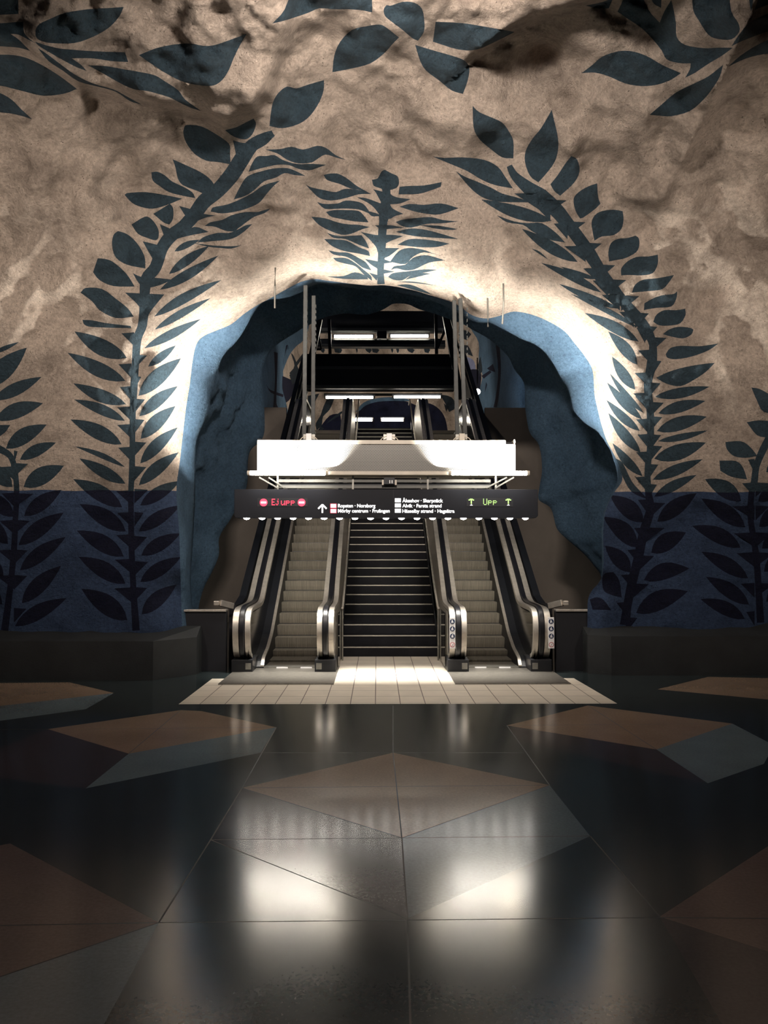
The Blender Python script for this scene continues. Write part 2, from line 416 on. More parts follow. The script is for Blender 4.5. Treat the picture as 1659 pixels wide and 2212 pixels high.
# top left
A((78, 80), (77, 65), (85, 52), (110, 40), (140, 28), (190, 20), (240, 17), (267, 15), (258, 35), (235, 60), (200, 80), (160, 93), (110, 93), (88, 88))
A((300, 119), (335, 105), (370, 97), (410, 94), (440, 99), (465, 97), (500, 85), (533, 73), (520, 95), (505, 125), (495, 150), (480, 173), (460, 185), (430, 184), (400, 178), (370, 165), (330, 140))
A((-60, 130), (-20, 117), (0, 118), (30, 119), (60, 126), (95, 143), (130, 165), (166, 192), (140, 202), (95, 207), (50, 197), (15, 188), (-30, 175))
A((-60, 205), (-15, 200), (0, 201), (25, 215), (45, 235), (70, 258), (45, 250), (15, 244), (-60, 238))
A((82, 104), (95, 112), (130, 138), (160, 160), (200, 180), (245, 193), (270, 206), (306, 226), (280, 218), (250, 198), (215, 188), (170, 176), (135, 152), (105, 132))
A((75, 90), (100, 98), (130, 105), (155, 107), (190, 110), (240, 112), (270, 113), (277, 134), (240, 132), (200, 126), (155, 126), (175, 140), (187, 153), (165, 145), (140, 132), (110, 115), (85, 100))
A((190, 141), (230, 143), (270, 150), (300, 155), (335, 163), (355, 175), (385, 195), (400, 215), (435, 240), (410, 232), (385, 220), (365, 210), (320, 197), (290, 193), (260, 180), (225, 160))
A((-60, -60), (38, -60), (40, 30), (0, 32), (-60, 32))
A((-60, 52), (5, 50), (30, 48), (50, 47), (52, 70), (65, 85), (80, 95), (60, 85), (40, 75), (22, 73), (40, 85), (65, 110), (40, 103), (0, 100), (-60, 95))
# top centre
A((588, 51), (615, 20), (635, -40), (803, -40), (804, 27), (780, 22), (750, 20), (720, 20), (690, 18), (665, 28), (620, 43))
A((718, 156), (722, 120), (735, 90), (760, 65), (790, 57), (820, 53), (835, 60), (862, 81), (848, 95), (830, 115), (800, 137), (760, 148))
A((829, 20), (835, 11), (845, 12), (870, 4), (895, 6), (912, 20), (917, 50), (915, 70), (903, 88), (890, 82), (870, 65), (850, 50), (832, 35))
A((941, 47), (1000, 50), (1050, 58), (1112, 69), (1070, 90), (1030, 107), (990, 107), (935, 90), (938, 70))
A((897, 97), (940, 110), (985, 123), (1005, 132), (1014, 148), (1010, 175), (1000, 203), (975, 195), (950, 175), (920, 152), (907, 130))
# top right
A((1256, 158), (1280, 140), (1300, 123), (1330, 112), (1360, 110), (1395, 120), (1430, 140), (1471, 158), (1450, 172), (1420, 183), (1385, 186), (1350, 180), (1315, 165), (1285, 157))
A((1334, 25), (1345, 0), (1350, -40), (1375, -40), (1400, 20), (1425, 49), (1435, 25), (1450, 0), (1455, 20), (1460, 50), (1462, 80), (1480, 97), (1520, 104), (1550, 103), (1583, 103), (1560, 120), (1530, 138), (1500, 158), (1480, 168), (1490, 150), (1492, 137), (1465, 136), (1440, 128), (1430, 110), (1410, 85), (1385, 60), (1355, 40))
A((1494, -40), (1497, 20), (1510, 45), (1530, 75), (1550, 84), (1580, 85), (1597, 68), (1595, 50), (1580, 25), (1572, -40))
A((1400, -30), (1430, -30), (1428, 17), (1410, 5))
A((1403, 248), (1430, 225), (1460, 200), (1500, 180), (1530, 165), (1562, 140), (1555, 165), (1540, 190), (1520, 215), (1490, 240), (1450, 251), (1425, 250))
A((1580, 100), (1600, 70), (1625, 45), (1700, 12), (1700, 60), (1659, 68), (1625, 80), (1600, 90))
A((1573, 144), (1600, 120), (1640, 95), (1700, 70), (1700, 115), (1650, 117), (1610, 127))
A((1612, -40), (1622, 25), (1635, -40)); A((1265, 12), (1300, 5), (1325, -5), (1315, 18), (1290, 18)); A((1630, 22), (1650, -40), (1700, -40), (1700, -2), (1645, 15))
# right vine
LV.append(stem([(1100, 358, 12), (1112, 380, 18), (1140, 405, 28), (1168, 425, 36), (1200, 452, 32), (1225, 482, 28), (1250, 515, 28), (1275, 550, 28), (1300, 590, 24), (1325, 625, 26), (1347, 652, 22), (1375, 685, 26), (1398, 715, 22), (1410, 745, 16), (1408, 785, 22), (1399, 830, 17), (1403, 870, 16), (1405, 900, 16), (1405, 960, 14), (1399, 1010, 13), (1400, 1060, 14), (1405, 1100, 18), (1390, 1150, 20), (1380, 1200, 20), (1365, 1260, 20), (1355, 1310, 18), (1350, 1350, 22)]))
A((1021, 229), (1035, 242), (1060, 253), (1085, 265), (1100, 285), (1109, 305), (1109, 342), (1085, 340), (1060, 322), (1035, 300), (1023, 275))
A((1192, 237), (1197, 260), (1204, 290), (1206, 320), (1198, 350), (1180, 375), (1163, 394), (1145, 380), (1134, 350), (1136, 325), (1150, 300), (1170, 275))
A((1234, 337), (1247, 345), (1252, 370), (1240, 395), (1210, 423), (1197, 412), (1189, 398), (1205, 378), (1220, 355))
A((1290, 396), (1292, 425), (1297, 440), (1285, 452), (1260, 470), (1253, 472), (1243, 455), (1239, 430), (1250, 415), (1270, 403))
A((1280, 500), (1278, 480), (1285, 465), (1300, 456), (1325, 453), (1345, 456), (1347, 475), (1342, 495), (1325, 508), (1300, 511), (1284, 520))
A((1316, 565), (1314, 545), (1320, 525), (1335, 516), (1355, 514), (1373, 509), (1380, 515), (1381, 530), (1374, 545), (1350, 558), (1330, 562))
A((1342, 595), (1342, 580), (1355, 565), (1375, 555), (1400, 554), (1421, 550), (1421, 570), (1410, 590), (1385, 595), (1360, 594))
A((1365, 632), (1372, 615), (1390, 604), (1420, 601), (1456, 594), (1445, 610), (1430, 625), (1400, 629))
A((1391, 670), (1392, 655), (1410, 645), (1430, 638), (1455, 635), (1463, 629), (1461, 645), (1450, 662), (1420, 665), (1400, 668))
A((1411, 695), (1418, 680), (1435, 670), (1460, 670), (1480, 667), (1481, 680), (1470, 698), (1450, 703), (1425, 703))
A((1432, 722), (1445, 712), (1465, 706), (1490, 708), (1498, 712), (1493, 723), (1475, 731), (1450, 727))
A((1438, 765), (1448, 752), (1470, 747), (1510, 748), (1552, 742), (1530, 757), (1495, 770), (1460, 776), (1442, 773))
A((1417, 816), (1445, 803), (1480, 793), (1520, 786), (1544, 784), (1525, 803), (1500, 820), (1470, 834), (1440, 829))
for a in [(1415, 857, 1533, 835, 23, -2), (1422, 893, 1524, 866, 25, 2), (1419, 931, 1527, 900, 30, 2), (1421, 953, 1529, 930, 15, -2), (1413, 991, 1525, 956, 34, -2), (1410, 1036, 1518, 992, 24, 0),
          (1413, 1073, 1505, 1026, 22, 2), (1420, 1127, 1505, 1065, 34, 2), (1407, 1194, 1482, 1150, 38, 4), (1391, 1253, 1489, 1228, 36, 8), (1374, 1324, 1486, 1277, 42, 6)]: Lf(*a[:5], bend=a[5])
for a in [(1380, 738, 1263, 676, 24, 3), (1377, 788, 1314, 716, 26, 3), (1372, 842, 1322, 770, 24, -2), (1390, 892, 1317, 806, 14, -4), (1387, 906, 1311, 826, 20, -3), (1382, 931, 1310, 864, 20, -3),
          (1384, 978, 1314, 892, 24, -3), (1388, 1029, 1323, 957, 20, -3), (1390, 1128, 1318, 1070, 38, 3), (1377, 1183, 1303, 1116, 38, 6), (1362, 1236, 1307, 1179, 34, 3),
          (1192, 477, 1040, 431, 28, -4), (1248, 566, 1127, 494, 26, -2), (1299, 632, 1169, 568, 18, 3), (1289, 603, 1211, 576, 11, -2), (1337, 667, 1207, 613, 16, -2), (1378, 708, 1233, 635, 12, 3)]: Lf(*a[:5], bend=-a[5])
A((1221, 524), (1200, 502), (1170, 482), (1140, 482), (1110, 478), (1073, 465), (1095, 480), (1130, 486), (1150, 500), (1185, 517))
A((1148, 537), (1165, 543), (1185, 561), (1170, 552))
A((1330, 990), (1345, 1000), (1365, 1040), (1385, 1063), (1400, 1079), (1365, 1063), (1345, 1030))
A((1301, 1250), (1308, 1238), (1325, 1236), (1338, 1255), (1343, 1291), (1320, 1285), (1304, 1275)); A((1274, 1295), (1290, 1290), (1305, 1297), (1320, 1318), (1280, 1317))
A((934, 338), (960, 341), (1000, 340), (1045, 345), (1075, 360), (1090, 380), (1108, 407), (1070, 400), (1040, 388), (1010, 370), (980, 357))
A((985, 370), (1005, 382), (1030, 392), (1060, 405), (1085, 418), (1115, 426), (1148, 437), (1110, 437), (1070, 435), (1040, 425), (1015, 405))
rx = lambda y: float(np.interp(y, [400, 450, 500, 550, 600, 650, 700, 745, 785, 830, 870, 960, 1010, 1060, 1100, 1150, 1200, 1260, 1345], [1145, 1195, 1242, 1278, 1308, 1350, 1390, 1412, 1408, 1400, 1403, 1405, 1400, 1400, 1405, 1390, 1380, 1365, 1350]))
Bs(0, rx, [(1224, 433), (1265, 480), (1300, 526), (1329, 573), (1353, 605), (1381, 640), (1402, 677), (1420, 706), (1440, 730), (1429, 780), (1427, 828), (1434, 870), (1431, 901), (1428, 940), (1431, 964), (1422, 1004), (1419, 1047), (1437, 1087), (1435, 1141), (1413, 1201), (1402, 1262), (1377, 1335)], 32)
Bs(0, rx, [(1111, 418), (1155, 444), (1196, 483), (1219, 532), (1260, 580), (1280, 606), (1300, 637), (1338, 674), (1375, 708), (1378, 757), (1371, 806), (1368, 850), (1372, 856), (1374, 906), (1377, 939), (1374, 977), (1372, 1031), (1378, 1080), (1370, 1141), (1355, 1188), (1341, 1242), (1332, 1302)], 34)
# far right vine
LV.append(stem([(1665, 940, 16), (1648, 972, 16), (1634, 1007, 14), (1629, 1044, 15), (1623, 1069, 13), (1621, 1116, 13), (1629, 1170, 13), (1634, 1206, 14), (1638, 1260, 14), (1643, 1345, 16)]))
A((1623, 837), (1640, 840), (1659, 850), (1690, 870), (1690, 895), (1650, 890), (1635, 865)); A((1613, 912), (1640, 908), (1690, 912), (1690, 948), (1659, 945), (1635, 940))
A((1567, 955), (1600, 953), (1620, 965), (1636, 985), (1610, 989), (1585, 985), (1570, 970)); A((1554, 995), (1590, 996), (1605, 1010), (1614, 1036), (1580, 1030), (1556, 1017))
for a in [(1601, 1082, 1523, 1035, 36, 4), (1610, 1139, 1515, 1077, 36, 3), (1600, 1183, 1495, 1136, 34, 5), (1616, 1249, 1515, 1192, 32, 3), (1618, 1306, 1525, 1246, 32, 3), (1609, 1337, 1513, 1294, 30, 4)]: Lf(*a[:5], bend=-a[5])
for a in [(1638, 1083, 1700, 1046, 30, 3), (1640, 1138, 1710, 1085, 34, 3), (1646, 1185, 1720, 1130, 34, 3), (1650, 1235, 1725, 1180, 34, 3), (1655, 1300, 1730, 1240, 34, 3), (1655, 1020, 1710, 985, 26, 3)]: Lf(*a[:5], bend=a[5])
Bs(0, 1630, [(1582, 1094), (1585, 1152), (1591, 1195), (1600, 1261), (1612, 1322), (1603, 1044), (1616, 993)]); Bs(0, 1632, [(1665, 1044), (1662, 1094), (1668, 1152), (1672, 1195), (1672, 1261)])
# centre vine (crop origin 660,340 scale 4.879)
def Cn(*p): A(*[(660 + x / 4.879, 340 + y / 4.879) for x, y in p])
LV.append(stem([(835, 405, 16), (834, 430, 20), (830, 460, 24), (828, 480, 18), (826, 500, 18), (825, 525, 18), (824, 550, 15), (822, 585, 14), (823, 614, 16)]))
Cn((700, 235), (760, 220), (800, 150), (835, 130), (900, 165), (970, 200), (985, 270), (960, 320), (890, 345), (895, 385), (960, 420), (1110, 440), (1000, 485), (890, 495), (920, 540), (1030, 595), (940, 620), (880, 650), (780, 620), (700, 620), (640, 560), (750, 590), (785, 610), (690, 500), (540, 420), (640, 430), (805, 490), (740, 370), (710, 335), (810, 360), (800, 330), (720, 300))
Cn((190, 185), (260, 170), (350, 175), (450, 230), (540, 300), (690, 385), (580, 345), (480, 330), (360, 280), (230, 240))
Cn((0, 285), (60, 315), (200, 345), (320, 365), (420, 330), (600, 350), (690, 385), (560, 390), (420, 430), (270, 455), (150, 430), (70, 360))
Cn((120, 470), (200, 490), (340, 485), (420, 455), (540, 465), (620, 500), (690, 600), (560, 550), (400, 540), (220, 545), (170, 520))
Cn((215, 575), (300, 555), (440, 555), (560, 565), (620, 620), (665, 685), (520, 675), (380, 650), (270, 625))
Cn((60, 625), (200, 640), (340, 685), (450, 705), (560, 710), (680, 735), (590, 760), (480, 805), (380, 815), (250, 770), (140, 710))
Cn((225, 795), (350, 830), (480, 825), (590, 820), (640, 890), (670, 960), (560, 920), (420, 860), (300, 850))
Cn((195, 860), (330, 865), (440, 880), (560, 945), (660, 985), (680, 1040), (540, 1010), (400, 985), (280, 935))
Cn((240, 980), (350, 1000), (450, 1005), (560, 1060), (640, 1110), (695, 1190), (600, 1160), (500, 1085), (420, 1045), (300, 1025))
Cn((290, 1060), (420, 1060), (520, 1110), (620, 1190), (690, 1250), (700, 1300), (620, 1240), (530, 1150), (420, 1120), (330, 1095))
Cn((225, 1255), (400, 1250), (520, 1210), (640, 1250), (660, 1285), (500, 1285), (350, 1275))
Cn((580, 785), (700, 810), (770, 820), (900, 815), (1030, 830), (900, 880), (830, 920), (760, 1000), (740, 940), (660, 850))
Cn((730, 715), (800, 715), (900, 715), (1040, 740), (870, 755), (800, 760)); Cn((625, 1070), (760, 1095), (770, 1180), (690, 1130))
Cn((830, 955), (990, 955), (880, 1040), (800, 1070)); Cn((830, 1075), (920, 1105), (820, 1120)); Cn((820, 1180), (940, 1205), (800, 1230)); Cn((670, 1215), (760, 1240), (750, 1300))
Cn((980, 390), (990, 310), (1100, 300), (1250, 295), (1435, 260), (1425, 310), (1330, 345), (1190, 385))
Cn((990, 520), (1100, 490), (1250, 500), (1430, 485), (1615, 535), (1420, 600), (1280, 595), (1130, 565))
Cn((950, 680), (1030, 655), (1200, 635), (1330, 630), (1450, 660), (1610, 675), (1430, 695), (1280, 700), (1110, 740), (1010, 720))
Cn((1200, 715), (1400, 720), (1600, 755), (1550, 765), (1400, 755)); Cn((950, 785), (1100, 750), (1250, 760), (1430, 805), (1610, 860), (1400, 850), (1150, 830))
Cn((970, 920), (1080, 865), (1200, 860), (1380, 880), (1515, 910), (1380, 945), (1180, 945)); Cn((890, 1100), (980, 990), (1080, 955), (1230, 970), (1340, 1010), (1460, 1045), (1250, 1000), (1130, 1050), (1050, 1125))
Cn((900, 1185), (940, 1145), (1050, 1130), (1130, 1060), (1250, 1030), (1360, 1050), (1465, 1085), (1300, 1110), (1150, 1180), (1050, 1190), (960, 1170))
Cn((870, 1260), (920, 1220), (1080, 1200), (1250, 1180), (1390, 1185), (1250, 1215), (1120, 1240), (1020, 1295), (930, 1290)); Cn((1120, 1240), (1230, 1218), (1320, 1225), (1200, 1255), (1050, 1290))
Cn((960, 1310), (1150, 1310), (1400, 1355), (1200, 1330)); Cn((960, 1345), (1100, 1340), (1250, 1400), (1340, 1450), (1100, 1385))
LV = [l[(l[:, 0] > -690) & (l[:, 0] < 2350)] for l in LV]

# ---------------------------------------------------------------- the arch lip and the rock wall
LIP = [(398, 1480), (395, 1400), (393, 1345), (390, 1250), (387, 1150), (381, 1062), (388, 1000), (396, 930), (402, 880), (410, 830), (416, 780), (425, 742), (442, 725), (470, 713), (500, 700), (530, 676), (560, 657), (590, 641), (620, 624), (650, 609), (680, 603), (705, 606), (760, 613), (800, 617), (830, 616), (870, 622), (900, 629), (940, 641), (975, 652), (995, 663), (1020, 681), (1050, 688), (1080, 682), (1110, 673), (1150, 680), (1190, 697), (1220, 716), (1240, 740), (1262, 768), (1280, 800), (1284, 850), (1290, 880), (1300, 920), (1312, 955), (1328, 985), (1338, 1010), (1344, 1038), (1324, 1068), (1308, 1105), (1303, 1150), (1304, 1217), (1298, 1253), (1279, 1275), (1270, 1297), (1269, 1345), (1267, 1400), (1266, 1480)]
LIPS = smooth_poly(LIP, 4, closed=False)
LIPD = LIPS[::2]
def fbm(x, y, z, o=3):
    return mnoise.fractal((x, y, z), 1.0, 2.1, o, noise_basis='PERLIN_ORIGINAL')
def segdist(pts, line):
    """distance and signed side to a polyline"""
    best = np.full(len(pts), 1e9); side = np.zeros(len(pts))
    for a, b in zip(line[:-1], line[1:]):
        a = np.array(a, float); b = np.array(b, float); d = b - a; L2 = d @ d
        t_ = np.clip(((pts - a) @ d) / L2, 0, 1); q = pts - (a + t_[:, None] * d); ds_ = np.sqrt((q ** 2).sum(1))
        s_ = np.sign(d[0] * (pts[:, 1] - a[1]) - d[1] * (pts[:, 0] - a[0]))
        m_ = ds_ < best; best[m_] = ds_[m_]; side[m_] = s_[m_]
    return best, side
def smst(x): x = np.clip(x, 0, 1); return x * x * (3 - 2 * x)
PYK = [-900, -700, -400, -150, 0, 100, 200, 300, 400, 500, 600, 700, 900, 1060, 1500]
PYV = [3.4, 4.0, 5.3, 6.5, 7.6, 8.25, 8.9, 9.6, 10.15, 10.5, 10.72, 10.82, 10.9, 10.95, 11.05]
def wallY(p):
    p = np.asarray(p, float)
    Y = np.interp(p[:, 1], PYK, PYV)
    # soften the profile
    for o in (-60, 60): Y = Y + np.interp(p[:, 1] + o, PYK, PYV)
    Y /= 3
    inside = inpoly(p, np.array(LIP)); d, _ = segdist(p, LIPD[::2]); d[inside] = 0
    topw = np.clip((1150 - p[:, 1]) / 300, .12, 1); topw = np.maximum(topw, .5 * smst((p[:, 1] - 1200) / 90))
    Y += topw * (.74 * np.exp(-(d / 36) ** 1.4) + .22 * np.exp(-(d / 120) ** 2))
    Y += smst((p[:, 0] - 1250) / 150) * smst((p[:, 1] - 1000) / 200) * .50 + smst((400 - p[:, 0]) / 150) * smst((p[:, 1] - 1000) / 200) * .18
    # rock bulges
    q = np.stack([p[:, 0] / 230, p[:, 1] / 230], 1)
    amp = .45 + .55 * np.clip((1000 - p[:, 1]) / 500, 0, 1)
    amp *= .25 + .75 * smst(d / 120)
    n1 = np.array([fbm(a, b, 3.1, 3) for a, b in q]); n2 = np.array([fbm(a * 3.2, b * 3.2, 9.7, 4) for a, b in q])
    n3 = np.array([fbm(a * 9, b * 9, 4.2, 3) for a, b in q])
    Y += (-.46 * n1 - .16 * n2 - .025 * n3) * amp
    def gauss(cx, cy, sx_, sy_, a, rot=0):
        dx = p[:, 0] - cx; dy = p[:, 1] - cy; c_, s_ = math.cos(rot), math.sin(rot)
        u_ = (dx * c_ + dy * s_) / sx_; v_ = (-dx * s_ + dy * c_) / sy_
        return a * np.exp(-(u_ ** 2 + v_ ** 2))
    # overhanging bulge top left (closer above/left of the line)
    d1, s1 = segdist(p, [(-300, 60), (40, 130), (160, 200), (300, 235), (400, 262), (500, 285), (560, 255), (600, 190), (630, 110), (655, 0), (690, -200)])
    Y += np.where(s1 < 0, -.60 * smst(d1 / 40) * np.exp(-d1 / 420), .06 * np.exp(-d1 / 60))
    # brow at top centre-right
    d2, s2 = segdist(p, [(1000, 150), (1110, 75), (1180, 45), (1250, 22), (1330, 0), (1420, -90)])
    Y += np.where(s2 < 0, -.45 * smst(d2 / 28) * np.exp(-d2 / 260), .22 * np.exp(-d2 / 130)) * smst((1500 - p[:, 0]) / 200) * smst((p[:, 0] - 930) / 150)
    # ridge crest top right
    d3, s3 = segdist(p, [(1660, -120), (1625, 30), (1570, 140), (1530, 230), (1480, 330), (1420, 440)])
    fade = smst((520 - p[:, 1]) / 250)
    Y += -.75 * fade * np.where(s3 > 0, np.exp(-(d3 / 110) ** 1.0), np.exp(-(d3 / 45) ** 1.0))
    # folds round the upper arch
    Y += gauss(640, 400, 45, 150, -.22, .5) + gauss(560, 480, 130, 60, .10, -.4) + gauss(1010, 470, 120, 90, -.10) + gauss(830, 300, 190, 70, .14)
    Y += gauss(130, 370, 120, 70, -.16) + gauss(60, 560, 150, 60, .10) + gauss(240, 480, 90, 60, -.06) + gauss(1500, 600, 130, 200, .10) + gauss(700, 100, 60, 90, .20)
    Y += gauss(1170, 140, 110, 90, .48)
    return Y

def build_wall():
    xs = np.concatenate([np.arange(-700, -20, 34), np.arange(-20, 1680, 7.0), np.arange(1690, 2370, 34)])
    ys = np.concatenate([np.arange(-900, -30, 34), np.arange(-30, 1400, 7.0), np.arange(1400, 1500, 26)])
    g = np.array(np.meshgrid(xs, ys)).reshape(2, -1).T
    g = g + (np.random.RandomState(3).rand(*g.shape) - .5) * 1.6
    d, _ = segdist(g, LIPS[::2]); ins = inpoly(g, np.array(LIP))
    g = g[~((ins & (d > 3)) | (d < 2.5))]
    lineY = [(x, 1062 + 1.2 * math.sin(x * .05) + .004 * (x - 800)) for x in list(np.arange(-700, 392, 8))]
    lineR = [(x, 1063 + 1.0 * math.sin(x * .045)) for x in list(np.arange(1318, 2370, 8))]
    V, T = cdt(LV, g, [LIPS, lineY, lineR])
    cen = V[T].mean(1)
    T = T[~inpoly(cen, LIPS)]; cen = V[T].mean(1)
    yl = 1062 + 1.2 * np.sin(cen[:, 0] * .05) + .004 * (cen[:, 0] - 800)
    yl = np.where(cen[:, 0] > 800, 1063 + 1.0 * np.sin(cen[:, 0] * .045), yl)
    low = cen[:, 1] > yl
    lf = classify(cen, [(l, 1) for l in LV if len(l) > 2], 0)
    mi = np.where(low, np.where(lf == 1, 3, 2), lf)
    Y = wallY(V); X = onY(V, Y)
    used = np.unique(T); mp = -np.ones(len(V), int); mp[used] = np.arange(len(used))
    o = mesh_np('wall_back', X[used], mp[T], ['beige', 'leafteal', 'bluewall', 'leafnavy'], mi)
    return tag(o, 'cream and blue rock wall and vault painted with teal leafy vines around the arch', kind='structure')
build_wall()

# ---------------------------------------------------------------- tunnel through the arch (lofted rings)
def resamp(pts, n):
    pts = np.asarray(pts, float); s_ = np.r_[0, np.cumsum(np.linalg.norm(np.diff(pts, axis=0), axis=1))]
    u_ = np.linspace(0, s_[-1], n); return np.stack([np.interp(u_, s_, pts[:, i]) for i in range(pts.shape[1])], 1)
RB = [(424, 1480), (422, 1345), (415, 1300), (412, 1250), (418, 1150), (422, 1062), (421, 985), (427, 943), (447, 900), (456, 852), (470, 801), (482, 768), (508, 741), (529, 711), (548, 676), (571, 650), (616, 644), (649, 632), (668, 620), (691, 613), (720, 616), (760, 622), (800, 627), (830, 628), (870, 634), (900, 641), (940, 652), (975, 668), (1000, 682), (1025, 694), (1057, 696), (1081, 708), (1126, 732), (1165, 750), (1196, 786), (1211, 816), (1226, 837), (1235, 867), (1238, 885), (1262, 913), (1292, 934), (1310, 955), (1324, 985), (1334, 1040), (1318, 1080), (1306, 1105), (1300, 1160), (1300, 1240), (1297, 1290), (1296, 1345), (1294, 1480)]
RD = [(440, 1480), (432, 1345), (429, 1313), (441, 1269), (459, 1234), (473, 1198), (474, 1160), (500, 1118), (532, 1054), (535, 1006), (541, 973), (569, 943), (571, 885), (568, 822), (574, 780), (590, 752), (612, 735), (640, 718), (655, 708), (668, 702), (690, 690), (720, 681), (750, 677), (790, 680), (825, 670), (842, 660), (850, 656), (880, 657), (905, 668), (940, 678), (972, 690), (1000, 700), (1020, 712), (1057, 733), (1096, 768), (1111, 798), (1132, 828), (1134, 876), (1144, 934), (1164, 961), (1171, 1012), (1165, 1054), (1164, 1080), (1190, 1098), (1202, 1140), (1217, 1158), (1262, 1197), (1283, 1222), (1298, 1244), (1310, 1345), (1312, 1480)]
N = 420
A0 = onY(LIPS, wallY(LIPS)); A0 = resamp(A0, N)
def ring(pts, Yf):
    s_ = resamp(smooth_poly(pts, 4, closed=False), N); return onY(s_, Yf if np.isscalar(Yf) else Yf(s_))
# match rings by pixel-angle so that corresponding points line up
def angs(X): return np.arctan2(X[:, 2] - 1.6, X[:, 0] - .2)
def bytheta(X):
    # resample by angle about the axis (monotone hull of angles)
    a = -np.unwrap(angs(X)); a = np.maximum.accumulate(a + np.arange(len(a)) * 1e-6)
    return a
def match(Xref, X):
    ar, a = bytheta(Xref), bytheta(X)
    ar = (ar - ar[0]) / (ar[-1] - ar[0]); a = (a - a[0]) / (a[-1] - a[0])
    return np.stack([np.interp(ar * .6 + np.linspace(0, 1, N) * .4, a * .6 + np.linspace(0, 1, N) * .4, X[:, i]) for i in range(3)], 1)
B0 = match(A0, ring(RB, 12.1)); D0 = match(A0, ring(RD, 14.6))
rows = []
cen = np.array([.2, 0, 1.9])
def bulge(X, amp, f=1.0, seed=0.0):
    out = X.copy()
    for i, (x, y, z) in enumerate(X):
        r = np.array([x - .2, 0, z - 1.9]); r /= max(1e-6, np.linalg.norm(r))
        k = fbm(x * f, y * f * .5, z * f * .45 + seed, 4) + .35 * fbm(x * 3 * f, y * 2 * f, z * 2 * f + seed, 3)
        out[i] += r * amp * k
    return out
for k in range(9):
    u_ = k / 8; X = A0 * (1 - u_) + B0 * u_
    rad = X - cen; rad[:, 1] = 0; rad /= np.linalg.norm(rad, axis=1)[:, None]
    X = X + rad * .0 * math.sin(PI * u_)
    X[:, 1] = A0[:, 1] * (1 - u_ ** 1.3) + B0[:, 1] * u_ ** 1.3
    rows.append(bulge(X, .10 * math.sin(PI * u_)))
for k in range(1, 31):
    u_ = k / 30; X = B0 * (1 - u_) + D0 * u_
    rad = X - cen; rad[:, 1] = 0; rad /= np.linalg.norm(rad, axis=1)[:, None]
    X = X + rad * .62 * math.sin(PI * u_) ** .7
    rows.append(bulge(X, .42 * math.sin(PI * min(1, u_ * 1.0)) ** .7, 1.3, 5))
# after the rear edge the rock turns outwards and stops
X = D0.copy(); rad = X - cen; rad[:, 1] = 0; rad /= np.linalg.norm(rad, axis=1)[:, None]
for k in range(1, 9):
    rows.append(bulge(X + rad * .55 * k / 4 + np.array([0, .10 * k, 0]), .1, 1.5, 5))
V = np.concatenate(rows); T = []
for r in range(len(rows) - 1):
    for i in range(N - 1):
        a = r * N + i; T.append([a, a + N, a + N + 1, a + 1])
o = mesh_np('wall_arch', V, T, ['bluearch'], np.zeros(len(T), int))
tag(o, 'blue painted rock passage inside the arch', kind='structure')
# ---------------------------------------------------------------- floor
FP = []
def fp(mat, *p): FP.append((np.array(p, float), mat))
fp('fbeige', (849, 1626), (1187, 1696), (868, 1810)); fp('fbeige', (849, 1626), (868, 1810), (523, 1702))
fp('fmauve', (523, 1702), (868, 1810), (880, 1984), (455, 1814)); fp('fblue', (1187, 1696), (1275, 1806), (880, 1984), (868, 1810))
fp('fbeige', (103, 1575), (390, 1534), (435, 1536), (597, 1571), (278, 1628)); fp('fblue', (597, 1571), (563, 1626), (185, 1703), (278, 1628)); fp('fmauve', (103, 1575), (278, 1628), (185, 1703), (-120, 1665))
fp('fbeige', (1095, 1567), (1270, 1524), (1582, 1563), (1418, 1619)); fp('fblue', (1582, 1563), (1672, 1610), (1650, 1650), (1529, 1692), (1418, 1619)); fp('fmauve', (1095, 1567), (1418, 1619), (1529, 1692), (1120, 1600))
fp('fbeige', (-330, 1500), (-60, 1476), (150, 1474), (246, 1497), (0, 1525), (-200, 1545)); fp('fblue', (246, 1497), (185, 1532), (0, 1557), (-330, 1590), (-200, 1545), (0, 1525))
fp('fbeige', (1420, 1489), (1530, 1462), (1659, 1465), (1850, 1472), (1900, 1500), (1800, 1520), (1659, 1511)); 
fp('fpink', (-420, 1900), (22, 1822), (343, 1993), (0, 2110), (-520, 2290)); fp('fblue', (343, 1993), (215, 2230), (-60, 2700), (-700, 2500), (-520, 2290), (0, 2110))
fp('fpink', (1425, 1980), (1659, 1828), (1860, 1790), (2250, 1900), (2100, 2150), (1659, 2055)); fp('fmauve', (1425, 1980), (1659, 2055), (2100, 2150), (2100, 2700), (1800, 2600), (1560, 2212))
def floorpts(p): return onZ(p, 0.0)[:, :2]
polys = []; names = ['fdark', 'fbeige', 'fblue', 'fmauve', 'fpink', 'fseam', 'tile']
for pl, m_ in FP: polys.append((floorpts(pl), names.index(m_)))
